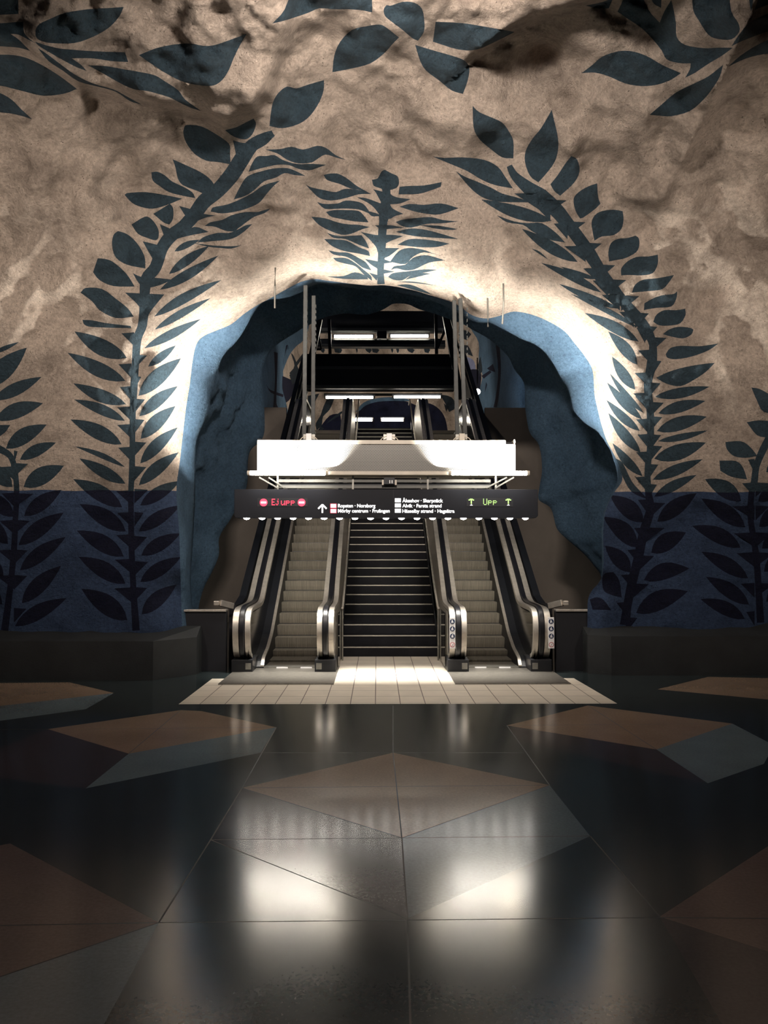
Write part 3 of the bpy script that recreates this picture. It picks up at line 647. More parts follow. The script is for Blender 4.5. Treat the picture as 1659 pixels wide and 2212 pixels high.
# cream tile strip with its neck between the escalators
TS = floorpts([(382, 1524), (457, 1467), (1238, 1464), (1329, 1517)])
ty0 = float(TS[[0, 3], 1].mean()); ty1 = float(TS[[1, 2], 1].mean())
polys.append((np.array([(TS[0][0], ty0), (TS[3][0], ty0), (TS[2][0], ty1), (.99, ty1), (.99, 13.4), (-.60, 13.4), (-.60, ty1), (TS[1][0], ty1)]), 6))
def seam(a, b, w=.012):
    a, b = floorpts([a, b]); d = (b - a) / np.linalg.norm(b - a); n_ = np.array([-d[1], d[0]]) * w / 2
    polys.append((np.array([a - n_, b - n_, b + n_, a + n_]), 5))
for s_ in [((849, 1626), (868, 1810)), ((868, 1810), (880, 1984)), ((523, 1702), (868, 1810)), ((868, 1810), (1187, 1696)), ((849, 1524), (849, 1626)), ((880, 1984), (892, 2400)),
           ((523, 1702), (1187, 1696)), ((455, 1814), (1275, 1806)), ((343, 1993), (1425, 1982)), ((-100, 2001), (343, 1993)), ((1425, 1982), (1800, 1985)),
           ((597, 1571), (523, 1702)), ((523, 1702), (455, 1814)), ((455, 1814), (343, 1993)), ((1095, 1567), (1187, 1696)), ((1275, 1806), (1425, 1980)), ((455, 1814), (880, 1984)), ((0, 2110), (343, 1993)),
           ((390, 1534), (278, 1628)), ((185, 1575), (597, 1571)), ((1270, 1524), (1418, 1619)), ((1095, 1567), (1582, 1563)), ((455, 1629), (563, 1626)), ((563, 1626), (1130, 1626)), ((103, 1575), (-100, 1577))]: seam(*s_, w=.008)
big = np.array([(-9, -1.5), (10, -1.5), (10, 24), (-9, 24)], float)
V, T = cdt([big] + [p for p, _ in polys], np.zeros((0, 2)))
cn = V[T].mean(1); T = T[(cn[:, 0] > -9) & (cn[:, 0] < 10)]; cn = V[T].mean(1)
mi = classify(cn, polys, 0)
area = np.cross(V[T][:, 1] - V[T][:, 0], V[T][:, 2] - V[T][:, 0])
T = T[np.abs(area) > 1e-9]; mi = mi[np.abs(area) > 1e-9]
o = mesh_np('floor', np.c_[V, np.zeros(len(V))], T, names, mi, smooth=False)
tag(o, 'dark polished terrazzo floor with pale angular inlays and a cream tiled strip', kind='structure')

# ---------------------------------------------------------------- plinths at the foot of the wall
def plinth(name, pts_top_front, zf, yb, zb, label, left):
    """pts: plan corners front to chamfer end"""
    mb = MB(); p = pts_top_front; n = len(p)
    bot = [(x, y, 0) for x, y in p]; top = [(x, y, zf) for x, y in p]; back = [(x, max(yb, y + .25), zb) for x, y in p]
    vs = bot + top + back
    for i in range(n - 1):
        mb.add([bot[i], bot[i + 1], top[i + 1], top[i]], [[0, 1, 2, 3]], 'plinth')
        mb.add([top[i], top[i + 1], back[i + 1], back[i]], [[0, 1, 2, 3]], 'plinth')
    return tag(mb.build(name), label, kind='structure')
yl = onZ([(330, 1470)], 0)[0]; yl2 = onZ([(424, 1457)], 0)[0]
plinth('trim_1', [(-6, yl[1] + .05), (yl[0], yl[1]), (yl2[0], yl2[1]), (yl2[0] + .02, yl2[1] + .6)], .50, yl[1] + .75, .63, 'dark stone plinth along the foot of the left wall', True)
yr = onZ([(1321, 1459)], 0)[0]; yr2 = onZ([(1270, 1455)], 0)[0]
plinth('trim_2', [(yr2[0] - .02, yr2[1] + .6), (yr2[0], yr2[1]), (yr[0], yr[1]), (7, yr[1] - .02)], .52, yr[1] + .6, .68, 'dark stone plinth along the foot of the right wall', False)

# ---------------------------------------------------------------- low black partitions beside the escalators
XC = .2
def partition(sx, x0, x1, y, ztop, label):
    t_ = empty('low_partition', (x0, y, 0), label, 'partition', 'black partitions beside the escalators')
    loc = Vector(t_.location)
    def bx(nm, a, b, c, d, e, f, mat):
        m_ = MB().box(a - loc.x, b - loc.x, c - loc.y, d - loc.y, e, f, mat); return m_.build(nm, t_, bevel=.004)
    bx('panel', x0, x1, y, y + .1, 0, ztop - .03, 'blackwall')
    r = bx('top_rail', x0, x1, y - .03, y + .13, ztop - .028, ztop, 'steel'); r['label'] = 'bright steel top rail'
    return t_
YP = 11.55
zt = Z_(1317, YP, 450)
partition(-1, X_(372, YP, 1320), X_(489, YP, 1320), YP, zt, 'black low partition with steel rail left of the left escalator')
partition(1, X_(1200, YP, 1320), X_(1338, YP, 1320), YP, zt, 'black low partition with steel rail right of the right escalator')

# ---------------------------------------------------------------- escalators
RS, TRD = .168, .2754
def step_pos(k):
    if k >= 1: return 15.27 + (k - 10) * TRD, 1.65 + (k - 10) * RS
    return {0: (12.40, .045), -1: (12.0, .018)}[k]
SL = RS / TRD
def incl(D, off): return SL * (D - 12.565) + off
YT = 19.9; ZT = incl(YT, 0)
def rail_path(o=0.0, full=True):
    """handrail path in (Y,Z); o = outward offset"""
    p = [(11.62, .17), (11.50, .22), (11.42, .33), (11.375, .48), (11.37, .62), (11.40, .74), (11.47, .825), (11.58, .865), (11.75, .88), (12.2, .885), (12.55, .90), (12.75, .95), (12.9, 1.03)]
    for D in np.arange(13.2, YT, .6): p.append((D, incl(D, .84)))
    p += [(YT + .1, ZT + .885), (YT + .4, ZT + .93), (YT + .8, ZT + .94), (YT + 1.9, ZT + .94), (YT + 2.1, ZT + .9), (YT + 2.2, ZT + .75), (YT + 2.22, ZT + .5)]
    P_ = smooth_poly(p, 3, 80, closed=False)
    d = np.gradient(P_, axis=0); d /= np.linalg.norm(d, axis=1)[:, None]; n_ = np.stack([-d[:, 1], d[:, 0]], 1)
    return P_ + n_ * o
def skirt_line(P_, off=-.02):
    out = []
    for y, z in P_:
        zz = 0 if y < 12.3 else (.5 * (y - 12.3) ** 2 if y < 12.75 else incl(y, 0))
        zz = min(max(0, zz), ZT); out.append((y, max(0.0, zz + off)))
    return out
def balustrade(parent, x, side, outer, label=None):
    """x centre of the handrail; side: -1 steps lie to the left, +1 to the right; outer: extra wide deck"""
    X0 = x - parent.location.x; PY = parent.location.y
    def sh(P_): return [(y - PY, z) for y, z in P_]
    rp = rail_path()
    inner_w = .115; ow = .125 if outer else .115
    xi = X0 + side * inner_w; xo = X0 - side * ow
    # core panels (dark, reflective)
    core = MB(); top = [(y, z - .035) for y, z in rail_path(-.05)]
    lo = [(y, max(z_, 0)) for (y, z), (yy, z_) in zip(top, skirt_line(top, .06))]
    lo = [(y, min(b, a - .01)) for (y, a), (_, b) in zip(top, lo)]
    core.ribbon(sh(top), sh(lo), X0 + side * .03, X0 + side * .085, 'darkglass')
    b = core.build('balustrade_panel', parent)
    # stainless casing strips either side of the belt
    up = rail_path(.0); dn = rail_path(-.055)
    k0 = 0
    m_ = MB().ribbon(sh(up), sh(dn), X0 + side * .045, xi, 'steel'); m_.build('inner_deck', parent, smooth=True)
    m_ = MB().ribbon(sh(up), sh(dn), X0 - side * .045, xo, 'steel'); m_.build('outer_deck', parent, smooth=True)
    # casing under the belt
    m_ = MB().ribbon(sh(rail_path(-.012)), sh(rail_path(-.10)), X0 - .046, X0 + .046, 'black'); m_.build('belt_guide', parent)
    h = MB().ribbon(sh(rail_path(.028)), sh(rail_path(-.008)), X0 - .036, X0 + .036, 'rubber').build('handrail', parent, smooth=True, bevel=.010)
    # newel base box
    MB().box(X0 - .145, X0 + .145, 11.42 - PY, 12.0 - PY, 0, .175, 'black').build('newel_base', parent, bevel=.006)
    MB().box(X0 + side * .05, X0 + side * .125, 11.412 - PY, 11.42 - PY, .045, .13, 'steeldull').build('sensor_plate', parent)
    # cladding below on the side away from the steps
    clo = sh([(y, 0) for y, z in top]); MB().ribbon(sh([(y, z - .02) for y, z in dn if y > 11.8]), sh([(y, 0) for y, z in dn if y > 11.8]), xo + side * .02, xo + side * .004, 'black' if outer else 'steel').build('side_cladding', parent)
    # skirt with its bright edge
    us = smooth_poly([(11.80, .03), (11.9, .12), (12.1, .17), (12.35, .22), (12.6, .31), (12.87, .42), (13.3, incl(13.3, .235)), (YT - .3, incl(YT - .3, .235)), (YT + .1, ZT + .24), (YT + 1.6, ZT + .24)], 4, 80, closed=False)
    ls = [(y, max(-.03, z - .45)) for y, z in us]
    sxp = parent['half'] * (1 if X0 > 0 else -1)
    MB().ribbon(sh(us), sh(ls), sxp, X0 + side * .03, 'black').build('skirt_panel', parent)
    ed = [(y, z + .022) for y, z in us]; eb = [(y, z - .012) for y, z in us]
    MB().ribbon(sh(ed), sh(eb), sxp - side * -.0, sxp - side * .045, 'steel').build('skirt_edge', parent, smooth=True)

def escalator(sgn, label):
    cx = XC + sgn * 1.40
    e = empty('escalator', (cx, 11.4, 0), label, 'escalator', 'escalators either side of the stairs')
    e['half'] = .40
    PY = 11.4
    balustrade(e, XC + sgn * .91, sgn, False); balustrade(e, XC + sgn * 2.05, -sgn, True)
    # steps
    for k in range(-1, 28):
        y, z = step_pos(k) if k < 27 else (YT - .1, ZT)
        y2, z2 = step_pos(k + 1) if k < 26 else (YT + 1.5, ZT)
        zb = step_pos(k - 1)[1] if k > -1 else -.06
        hgt = max(.03, z - zb)
        prof = [(y, z), (y + .010, z - hgt * .3), (y + .022, z - hgt * .6), (y + .05, z - hgt * 1.0 - .005)]
        mb = MB()
        up = [(y - PY, z), (y2 + .03 - PY, z)]; lo = [(y + .012 - PY, z - .02), (y2 + .03 - PY, z - .02)]
        mb.ribbon(up, lo, -.40, .40, 'step')
        n = len(prof); vs = []
        for a, b in prof: vs += [(-.40, a - PY, b), (.40, a - PY, b)]
        mb.add(vs, [[2 * i, 2 * i + 1, 2 * i + 3, 2 * i + 2] for i in range(n - 1)], 'step')
        if hgt > .1: mb.ribbon([(y + .044 - PY, z - hgt + .034), (y + .060 - PY, z - hgt + .034)], [(y + .044 - PY, z - hgt), (y + .060 - PY, z - hgt)], -.40, .40, 'black')  # black strip paints in the shade at the foot of each riser
        mb.build('step', e)
    # landing plate with comb, bottom and top
    xw = .70
    fy0 = onZ([(600, 1479)], 0)[0][1]
    p0 = onZ([(470, 1480), (721, 1478)], 0) if sgn < 0 else onZ([(982, 1476), (1229, 1475)], 0)
    MB().box(p0[0][0] - cx, p0[1][0] - cx, fy0 - PY, 12.02 - PY, -.03, .012, 'comb').build('landing_plate', e)
    mb = MB().box(-.40, .40, 11.78 - PY, 12.0 - PY, .0, .026, 'steeldull')
    mb.build('comb_plate', e)
    for xx in (-.22, .12): MB().box(xx, xx + .16, 11.765 - PY, 11.78 - PY, .0, .03, 'white').build('comb_light', e)
    MB().box(-.56, .56, YT + 1.3 - PY, YT + 3 - PY, ZT - .2, ZT + .01, 'comb').build('upper_landing_plate', e)
    # pictogram stickers on the right-hand newels of the right escalator
    if sgn > 0:
        for nx, dx in ((XC + .91, -.085), (XC + 2.05, .125)):
            sx_ = nx + dx - cx
            zs = [.70, .60, .50, .385]
            yf = 11.362 - PY
            st_ = MB().box(sx_ - .040, sx_ + .040, yf - .012, yf + .01, .335, .755, 'white').build('safety_sticker', e); st_['label'] = 'white sticker with round safety pictograms'
            for i, z in enumerate(zs):
                m_ = MB(); n = 20
                def disc(m_, r, yy, mat, r0=0, cx_=0, cz_=0):
                    if r0:
                        vs = [(sx_ + cx_ + q * math.cos(2 * PI * a / n), yy, z + cz_ + q * math.sin(2 * PI * a / n)) for q in (r, r0) for a in range(n)]
                        m_.add(vs, [[a, (a + 1) % n, n + (a + 1) % n, n + a] for a in range(n)], mat)
                    else:
                        vs = [(sx_ + cx_ + r * math.cos(2 * PI * a / n), yy, z + cz_ + r * math.sin(2 * PI * a / n)) for a in range(n)]
                        m_.add(vs, [list(range(n))], mat)
                if i < 3:
                    disc(m_, .035, yf - .0135, 'pict')
                    # little standing figures
                    disc(m_, .007, yf - .015, 'white', 0, .004 * (i - 1), .019)
                    m_.add([(sx_ - .010, yf - .015, z - .022), (sx_ - .002, yf - .015, z - .024), (sx_ + .003, yf - .015, z - .004), (sx_ + .012, yf - .015, z - .02), (sx_ + .017, yf - .015, z - .016), (sx_ + .006, yf - .015, z + .012), (sx_ - .008, yf - .015, z + .010), (sx_ - .016, yf - .015, z - .002 + .006 * i)], [list(range(8))], 'white')
                else:
                    disc(m_, .035, yf - .0135, 'pictred', .028)
                    m_.bar((sx_ - .024, yf - .0135, z - .024), (sx_ + .024, yf - .0135, z + .024), .006, .001, 'pictred')
                    m_.bar((sx_ - .004, yf - .013, z - .018), (sx_ + .006, yf - .013, z + .016), .012, .001, 'pict')
                m_.build('pictogram', st_)
    del e['half']
    return e
escalator(-1, 'left escalator with empty grooved steps under the red no-entry display')
escalator(1, 'right escalator with pictogram stickers on its newels under the green display')

# sloping black side fascias outside the escalators
def fascia(sgn, label):
    x = XC + sgn * 2.30; ys = [12.1, 12.3, 12.6, 13.0, 14.0, 17, 20, 23, 24]
    up = [(y - 12.1, max(.86, .6 * y - 6.85)) for y in ys]; lo = [(y - 12.1, 0) for y in ys]
    e = empty('side_fascia', (x, 12.1, 0), label, 'fascia', 'black fascias outside the escalators')
    MB().ribbon(up, lo, -.05, .05, 'blackwall').build('fascia_panel', e)
    MB().ribbon([(a, b + .015) for a, b in up], up, -.055, .055, 'black').build('coping', e)
    dk = [(y - 12.1, max(.80, .6 * y - 7.0)) for y in ys]
    MB().ribbon(dk, [(a, b - .05) for a, b in dk], -sgn * .05, -sgn * .09, 'steeldull').build('edge_strip', e)
    # folded chrome end piece near the low wall
    m_ = MB(); m_.bar((sgn * .12, -.35, .93), (sgn * -.03, -.15, .87), .05, .09, 'steel'); m_.box(sgn * .12, sgn * .2, -.4, -.3, .9, .96, 'steel'); q = m_.build('chrome_end_piece', e, bevel=.008)
    return e
fascia(-1, 'sloping black fascia wall outside the left escalator'); fascia(1, 'sloping black fascia wall outside the right escalator')

# ---------------------------------------------------------------- stairs
st = empty('staircase', (XC, 13.1, 0), 'wide dark fixed staircase with pale nosings between the two escalators', 'stairs')
nst = 34
for k in range(1, nst + 1):
    y = 13.15 + .304 * (k - 1) - 13.1; z = .15 * k
    m_ = MB().box(-.75, .75, y, y + .34, z - .16, z, 'stairdark'); s_ = m_.build('stair_step', st, bevel=.004)
    MB().box(-.75, .75, y - .006, y + .022, z - .012, z + .004, 'nosing').build('nosing', s_)
for sg in (-1, 1):
    yy = [0, nst * .304]; up = [(-.25, .05), (0, .28), (nst * .304, .28 + nst * .15)]; lo = [(-.25, 0), (0, 0), (nst * .304, 0)]
    MB().ribbon(up, lo, sg * .75, sg * .762, 'black').build('stringer', st)
    x = sg * .728
    a0 = 12.62 - 13.1
    pts = [(x, a0, .80), (x, a0 + .12, .80), (x, .45, 1.12), (x, nst * .304, 1.12 + (nst * .304 - .45) * .493), (x, nst * .304 + .9, 1.12 + (nst * .304 - .45) * .493)]
    MB().tube(pts, .018, 12, 'steel').build('handrail', st, smooth=True)
    MB().tube([(x, a0 + .06, .80), (x, a0 + .06, 0)], .013, 10, 'steeldull').build('post', st, smooth=True)
    g = MB().box(x - .004 + sg * .02, x + .004 + sg * .02, 11.62 - 13.1, 12.62 - 13.1, .05, .80, 'glass').build('glass_panel', st) if 'glass' in M else None
# ---------------------------------------------------------------- grey walls behind, either side
YG = 19.6; zg = Z_(880, YG, 600)
o = MB().box(-7, XC - 2.37, YG, YG + .15, 0, zg, 'greywall').build('wall_left'); tag(o, 'grey-brown plastered wall beyond the left escalator', kind='structure')
o = MB().box(XC + 2.37, 8, YG, YG + .15, 0, zg, 'greywall').build('wall_right'); tag(o, 'grey-brown plastered wall beyond the right escalator', kind='structure')

# ---------------------------------------------------------------- painted rock at the far end
def rearY(p):
    p = np.asarray(p, float)
    n1 = np.array([fbm(a / 90, b / 120, 1.7, 4) for a, b in p])
    edge = smst((np.abs(p[:, 0] - 830) - 150) / 150)
    return 37 - 11.5 * edge - 1.6 * n1 * (.35 + .65 * (1 - edge)) 
RP = []
def rp(k, *p): RP.append((smooth_poly(p, 3), k))
# materials: 0 beige 1 branch 2 blue 3 navy 4 lilac
rp(2, (430, 560), (655, 560), (668, 700), (655, 735), (640, 748), (625, 768), (612, 800), (612, 812), (610, 830), (618, 870), (625, 900), (430, 900))
rp(3, (610, 812), (640, 825), (628, 860), (618, 870), (610, 840)); rp(3, (592, 760), (600, 762), (598, 830), (597, 870), (602, 882), (590, 882), (594, 820))
rp(3, (575, 830), (584, 842), (612, 852), (612, 858), (585, 848)); rp(3, (618, 746), (622, 745), (613, 775), (611, 790))
rp(1, (628, 762), (634, 768), (640, 782), (655, 762), (654, 772), (642, 790), (646, 800), (632, 815), (625, 806), (636, 790)); rp(1, (625, 810), (645, 795), (640, 820), (632, 832))
rp(2, (1012, 690), (1300, 600), (1300, 900), (1020, 900), (1030, 860), (1036, 840), (1042, 810), (1034, 780), (1034, 740), (1018, 712))
rp(3, (1070, 735), (1078, 740), (1082, 800), (1077, 860), (1073, 880), (1066, 880), (1072, 850), (1076, 800)); rp(3, (1052, 796), (1065, 786), (1070, 804), (1058, 800)); rp(3, (1040, 812), (1058, 800), (1062, 804), (1045, 818)); rp(3, (1047, 848), (1050, 825), (1052, 832))
rp(4, (1000, 770), (1012, 772), (1024, 780), (1028, 800), (1015, 800), (1002, 800)); rp(3, (1003, 800), (1030, 798), (1040, 810), (1036, 845), (1025, 840), (1010, 830))  # the lilac patch is a painted-in glow of light
rp(1, (998, 712), (1010, 715), (1018, 722), (1008, 735), (1000, 730)); rp(1, (1000, 745), (1012, 748), (1022, 770), (1010, 765), (1000, 758)); rp(1, (1032, 790), (1038, 770), (1042, 800), (1036, 810))
# the dome at the top landing and its surroundings
rp(3, (762, 940), (766, 905), (775, 885), (790, 872), (815, 864), (850, 863), (880, 868), (905, 880), (915, 900), (918, 940))
rp(2, (768, 890), (785, 870), (815, 860), (850, 858), (880, 862), (888, 867), (850, 866), (815, 868), (790, 876), (776, 888))
rp(3, (906, 870), (930, 872), (950, 885), (962, 905), (968, 935), (912, 935)); rp(3, (676, 945), (690, 925), (712, 898), (735, 893), (742, 945))
rp(1, (706, 862), (722, 862), (712, 885), (698, 900), (695, 918), (684, 930), (682, 915), (692, 898), (698, 880)); rp(1, (665, 855), (690, 850), (680, 870), (670, 905), (664, 900)); rp(1, (715, 905), (735, 890), (745, 886), (730, 900), (705, 915))
rp(1, (950, 852), (975, 858), (990, 880), (970, 890), (962, 872)); rp(1, (958, 870), (968, 880), (964, 890)); rp(1, (690, 920), (700, 925), (692, 935))
for i in range(11):
    x = 690 + i * 24 + 9 * math.sin(i * 2.3); w_ = 12 + 7 * math.sin(i * 1.7); rp(1, (x, 750), (x + w_ * .6, 748 + i % 3 * 2), (x + w_, 756), (x + w_ * .7, 763), (x + 3, 758 + i % 2 * 3))
xs = np.arange(380, 1330, 6.0); ys = np.arange(560, 1000, 6.0)
g = np.array(np.meshgrid(xs, ys)).reshape(2, -1).T + (np.random.RandomState(5).rand(len(xs) * len(ys), 2) - .5)
V, T = cdt([p for p, _ in RP], g); cn = V[T].mean(1); mi = classify(cn, RP, 0)
o = mesh_np('wall_far', onY(V, rearY(V)), T, ['beige', 'branch', 'bluearch', 'leafnavy', 'lilac_glow'], mi); tag(o, 'far rock wall painted cream and blue with dark branches', kind='structure')

# ---------------------------------------------------------------- lamps helper
def tube_lamp(px0, px1, py, Y, label, group, mat='lamp', r=.029, rails=0, bat=True):
    a = P(px0, py, Y); b = P(px1, py, Y); c = (a + b) / 2; hw = (b[0] - a[0]) / 2
    e = empty('fluorescent_lamp', tuple(c), label, 'lamp', group)
    MB().tube([(-hw, 0, 0), (-hw + .006, 0, 0), (hw - .006, 0, 0), (hw, 0, 0)], [r * .7, r, r, r * .7], 14, mat).build('tube', e, smooth=True)
    for s_ in (-1, 1): MB().tube([(s_ * hw, 0, 0), (s_ * (hw + .035), 0, 0)], r * 1.15, 12, 'fixture').build('lamp_holder', e, smooth=True)
    if bat: MB().box(-hw - .05, hw + .05, r * 1.5, r * 1.5 + .045, -.005, r + .05, 'fixture' if not rails else 'black', .006).build('batten', e)
    return e

# ---------------------------------------------------------------- gantry
YB = 11.15
gx0, gx1 = X_(556, YB, 990), X_(1113, YB, 990); gzt, gzb = Z_(951, YB), Z_(1026, YB); gc = (gx0 + gx1) / 2
ga = empty('equipment_gantry', (gc, YB, gzb), 'white perforated metal gantry box hanging above the station sign', 'gantry')
def gb(nm, x0, x1, y0, y1, z0, z1, mat, **k): return MB().box(x0 - gc, x1 - gc, y0 - YB, y1 - YB, z0 - gzb, z1 - gzb, mat).build(nm, ga, **k)
gb('perforated_front', gx0 + .03, gx1 - .03, YB, YB + .012, gzb + .05, gzt - .05, 'perf')
gb('top_channel', gx0, gx1 - .13, YB - .02, YB + .45, gzt - .055, gzt, 'fixture', bevel=.004)
gb('bottom_channel', gx0, gx1, YB - .02, YB + .45, gzb, gzb + .05, 'fixture', bevel=.004)
for a, b in ((gx0, gx0 + .035), (gx1 - .2, gx1)): gb('end_plate', a, b, YB - .015, YB + .45, gzb + .05, gzt - .055, 'fixture', bevel=.003)
gb('back_sheet', gx0, gx1, YB + .43, YB + .45, gzb + .05, gzt - .05, 'steeldull')
gb('cable_tray', gx1 - .15, gx1 - .01, YB + .1, YB + .3, gzt - .05, gzt - .01, 'black')
gb('bracket', gx1 - .015, gx1, YB, YB + .3, gzt - .05, gzt + .01, 'fixture')
gb('bracket', gx0, gx0 + .05, YB, YB + .3, gzt, gzt + .02, 'black')
szt = Z_(1057, 11.2)
# lower service frame between box and sign
z1 = Z_(1037, YB); z2 = Z_(1050, YB); xa, xb = X_(600, YB, 1040), X_(1062, YB, 1040)
for z, nm in ((z1, 'frame_rail'), (z2, 'frame_rail')):
    gb(nm, xa, xb, YB + .1, YB + .13, z - .022, z + .018, 'railgrey')
gb('frame_rail', xa, xb, YB + .14, YB + .3, (z1 + z2) / 2 - .02, (z1 + z2) / 2 + .012, 'black')
for px in (598, 762, 925, 1073): gb('frame_post', X_(px, YB, 1040) - .012, X_(px, YB, 1040) + .012, YB + .09, YB + .12, szt + .004, gzb, 'steeldull')
for a, b in (((560, 1031), (600, 1054)), ((580, 1031), (615, 1054)), ((1070, 1054), (1110, 1031)), ((1050, 1054), (1095, 1031))):
    p, q = P(a[0], a[1], YB + .08), P(b[0], b[1], YB + .08)
    MB().bar(Vector(p) - Vector((gc, YB, gzb)), Vector(q) - Vector((gc, YB, gzb)), .02, .02, 'railgrey').build('brace', ga)
gb('control_box', X_(829, YB, 1040), X_(853, YB, 1040), YB + .02, YB + .1, Z_(1046, YB), Z_(1031, YB), 'black', bevel=.004)
for px in (841, 846): gb('indicator', X_(px, YB, 1040), X_(px + 2, YB, 1040), YB + .012, YB + .02, Z_(1044, YB), Z_(1037, YB), 'white')
gb('control_box_clip', X_(825, YB, 1040), X_(829, YB, 1040), YB + .03, YB + .08, Z_(1047, YB), Z_(1036, YB), 'fixture'); gb('control_box_clip', X_(853, YB, 1040), X_(857, YB, 1040), YB + .03, YB + .08, Z_(1047, YB), Z_(1036, YB), 'fixture')
for px in (667, 841, 998):
    c = P(px, 942, YB + .1)
    gb('loudspeaker_box', c[0] - .037, c[0] + .037, YB + .08, YB + .16, gzt, c[2] + .035, 'white' if px != 998 else 'fixture', bevel=.004)
    gb('mounting_plate', c[0] - .08, c[0] + .08, YB + .17, YB + .18, gzt, c[2] + .035, 'steeldull')
    m_ = MB(); pts = [(c[0] - gc + .12 * math.cos(a), .1, .0 + gzt - gzb + .07 * math.sin(a)) for a in np.linspace(0, PI, 14)]
    m_.tube(pts, .006, 8, 'fixture').build('cable', ga, smooth=True)
def hanger(pxb, pxt, pyt, Yh, label, w=.055):
    b = P(pxb, 947, Yh); t_ = P(pxt, pyt, Yh)
    e = empty('hanger_post', tuple(b), label, 'post', 'steel posts hanging the gantry from the rock')
    MB().bar((0, 0, 0), Vector(t_) - Vector(b) + Vector((0, 0, .15)), w, w, 'hanger').build('square_tube', e, bevel=.004)
    m_ = MB()
    for i in range(9): z = (t_[2] - b[2]) - .08 * i; m_.box(w * .5, w * .5 + .012, -.02, .02, z - .02, z + .02, 'hanger')
    m_.build('slotted_rail', e)
    return e
hanger(657, 660, 640, YB + .25, 'outer left steel post hanging the gantry from the rock'); hanger(676, 677.5, 662, YB + .42, 'inner left steel post hanging the gantry from the rock')
hanger(988, 981, 672, YB + .42, 'inner right steel post hanging the gantry from the rock'); hanger(1005, 994.5, 668, YB + .25, 'outer right steel post hanging the gantry from the rock')
YL = 11.06
tube_lamp(540, 703, 1022, YL, 'lit fluorescent tube below the left end of the gantry box', 'tubes under the gantry box', bat=False)
tube_lamp(975, 1138, 1022, YL, 'lit fluorescent tube below the right end of the gantry box', 'tubes under the gantry box', bat=False)
# small rods hanging from the lip
for px, y0, y1, lb in ((593.5, 618, 666, 'thin steel rod hanging from the rock at the arch top left'), (1085, 652, 700, 'longer thin steel rod hanging from the rock at the arch top right'), (1054, 684, 706, 'short thin steel rod hanging from the rock beside the longer one')):
    a = P(px, y1, 10.7); b = P(px + (.5 if px < 800 else 3 if px > 1060 else 0), y0, 10.7)
    o = MB().tube([(0, 0, 0), tuple(Vector(b) - Vector(a) + Vector((0, .35, .30)) * 0), tuple(Vector(b) - Vector(a) + Vector((0, .02, .25)))], .012, 10, 'steeldull').build('hanging_rod', smooth=True); o.location = a
    tag(o, lb, 'rod', 'rods hanging from the arch lip')

# ---------------------------------------------------------------- sign
YS = 11.2
sx0_, sx1_ = X_(506, YS, 1085), X_(1162, YS, 1085); szt, szb = Z_(1057, YS), Z_(1114, YS); sc = (sx0_ + sx1_) / 2
sg_ = empty('station_sign', (sc, YS, szb), 'wide black hanging station sign with line names, arrow and two displays', 'sign')
def sloc(v): return Vector(v) - Vector((sc, YS, szb))
MB().prism([(sx0_ - sc, 0), (sx0_ - sc + .03, -.03), (sx1_ - sc - .03, -.03), (sx1_ - sc, 0), (sx1_ - sc, szt - szb), (sx0_ - sc, szt - szb)], 0, .25, 'sign').build('sign_box', sg_, bevel=.004)
jx = X_(850, YS, 1085) - sc; MB().box(jx - .002, jx + .002, -.002, 0, 0, szt - szb, 'black').build('panel_joint', sg_)
for i in range(19):
    px = 531 + i * 33.66; x = X_(px, YS, 1115) - sc
    n = 16; m_ = MB(); rad = .042
    rings = [(rad * math.cos(a), -.03 - .022 * math.sin(a)) for a in np.linspace(0, PI / 2 * .98, 5)]
    vs = [(x + q * math.cos(2 * PI * k / n), .07 + q * math.sin(2 * PI * k / n), z) for q, z in rings for k in range(n)]
    fs = [[j * n + k, j * n + (k + 1) % n, (j + 1) * n + (k + 1) % n, (j + 1) * n + k] for j in range(4) for k in range(n)] + [[4 * n + k for k in range(n)]]
    m_.add(vs, fs, 'downl').build('downlight', sg_, smooth=True)
FONT5 = {'E': ['#####', '#....', '#....', '####.', '#....', '#....', '#####'], 'j': ['...#.', '.....', '..##.', '...#.', '...#.', '#..#.', '.##..'],
 'u': ['.....', '.....', '#...#', '#...#', '#...#', '#..##', '.##.#'], 'U': ['#...#', '#...#', '#...#', '#...#', '#...#', '#...#', '.###.'],
 'p': ['.....', '.....', '####.', '#...#', '####.', '#....', '#....'], ' ': ['.....'] * 7}
def ledtext(s_, pxc, pyc, hpx, wpx, mat, name):
    ph = hpx / 7 / F * YS; n = len(s_); pw = wpx / (n * 6 - 1) / F * YS; m_ = MB(); c = sloc(P(pxc, pyc, YS)); x0 = c.x - (n * 6 - 2) * pw / 2
    for i, ch in enumerate(s_):
        for r, row in enumerate(FONT5[ch]):
            for q, v_ in enumerate(row):
                if v_ == '#':
                    x = x0 + (i * 6 + q) * pw; z = c.z + (3 - r) * ph
                    m_.box(x - pw * .42, x + pw * .42, -.008, -.003, z - ph * .44, z + ph * .44, mat)
    return m_.build(name, sg_)
def panel(px0, px1, py0, py1, nm):
    a = sloc(P(px0, py1, YS)); b = sloc(P(px1, py0, YS)); return MB().box(a.x, b.x, -.003, 0, a.z, b.z, 'black').build(nm, sg_)
panel(556, 664, 1076, 1094, 'display_panel')['label'] = 'black display with red characters'
panel(1008, 1108, 1076, 1094, 'display_panel')['label'] = 'black display with yellow-green characters'
ledtext('Ej', 595, 1084.5, 14, 16, 'ledred', 'lettering')['label'] = 'red dotted word Ej'
ledtext('upp', 622, 1084.5, 14, 30, 'ledred', 'lettering')['label'] = 'red dotted word upp'
ledtext('Upp', 1058.5, 1084, 14, 30, 'ledgreen', 'lettering')['label'] = 'yellow-green dotted word Upp'
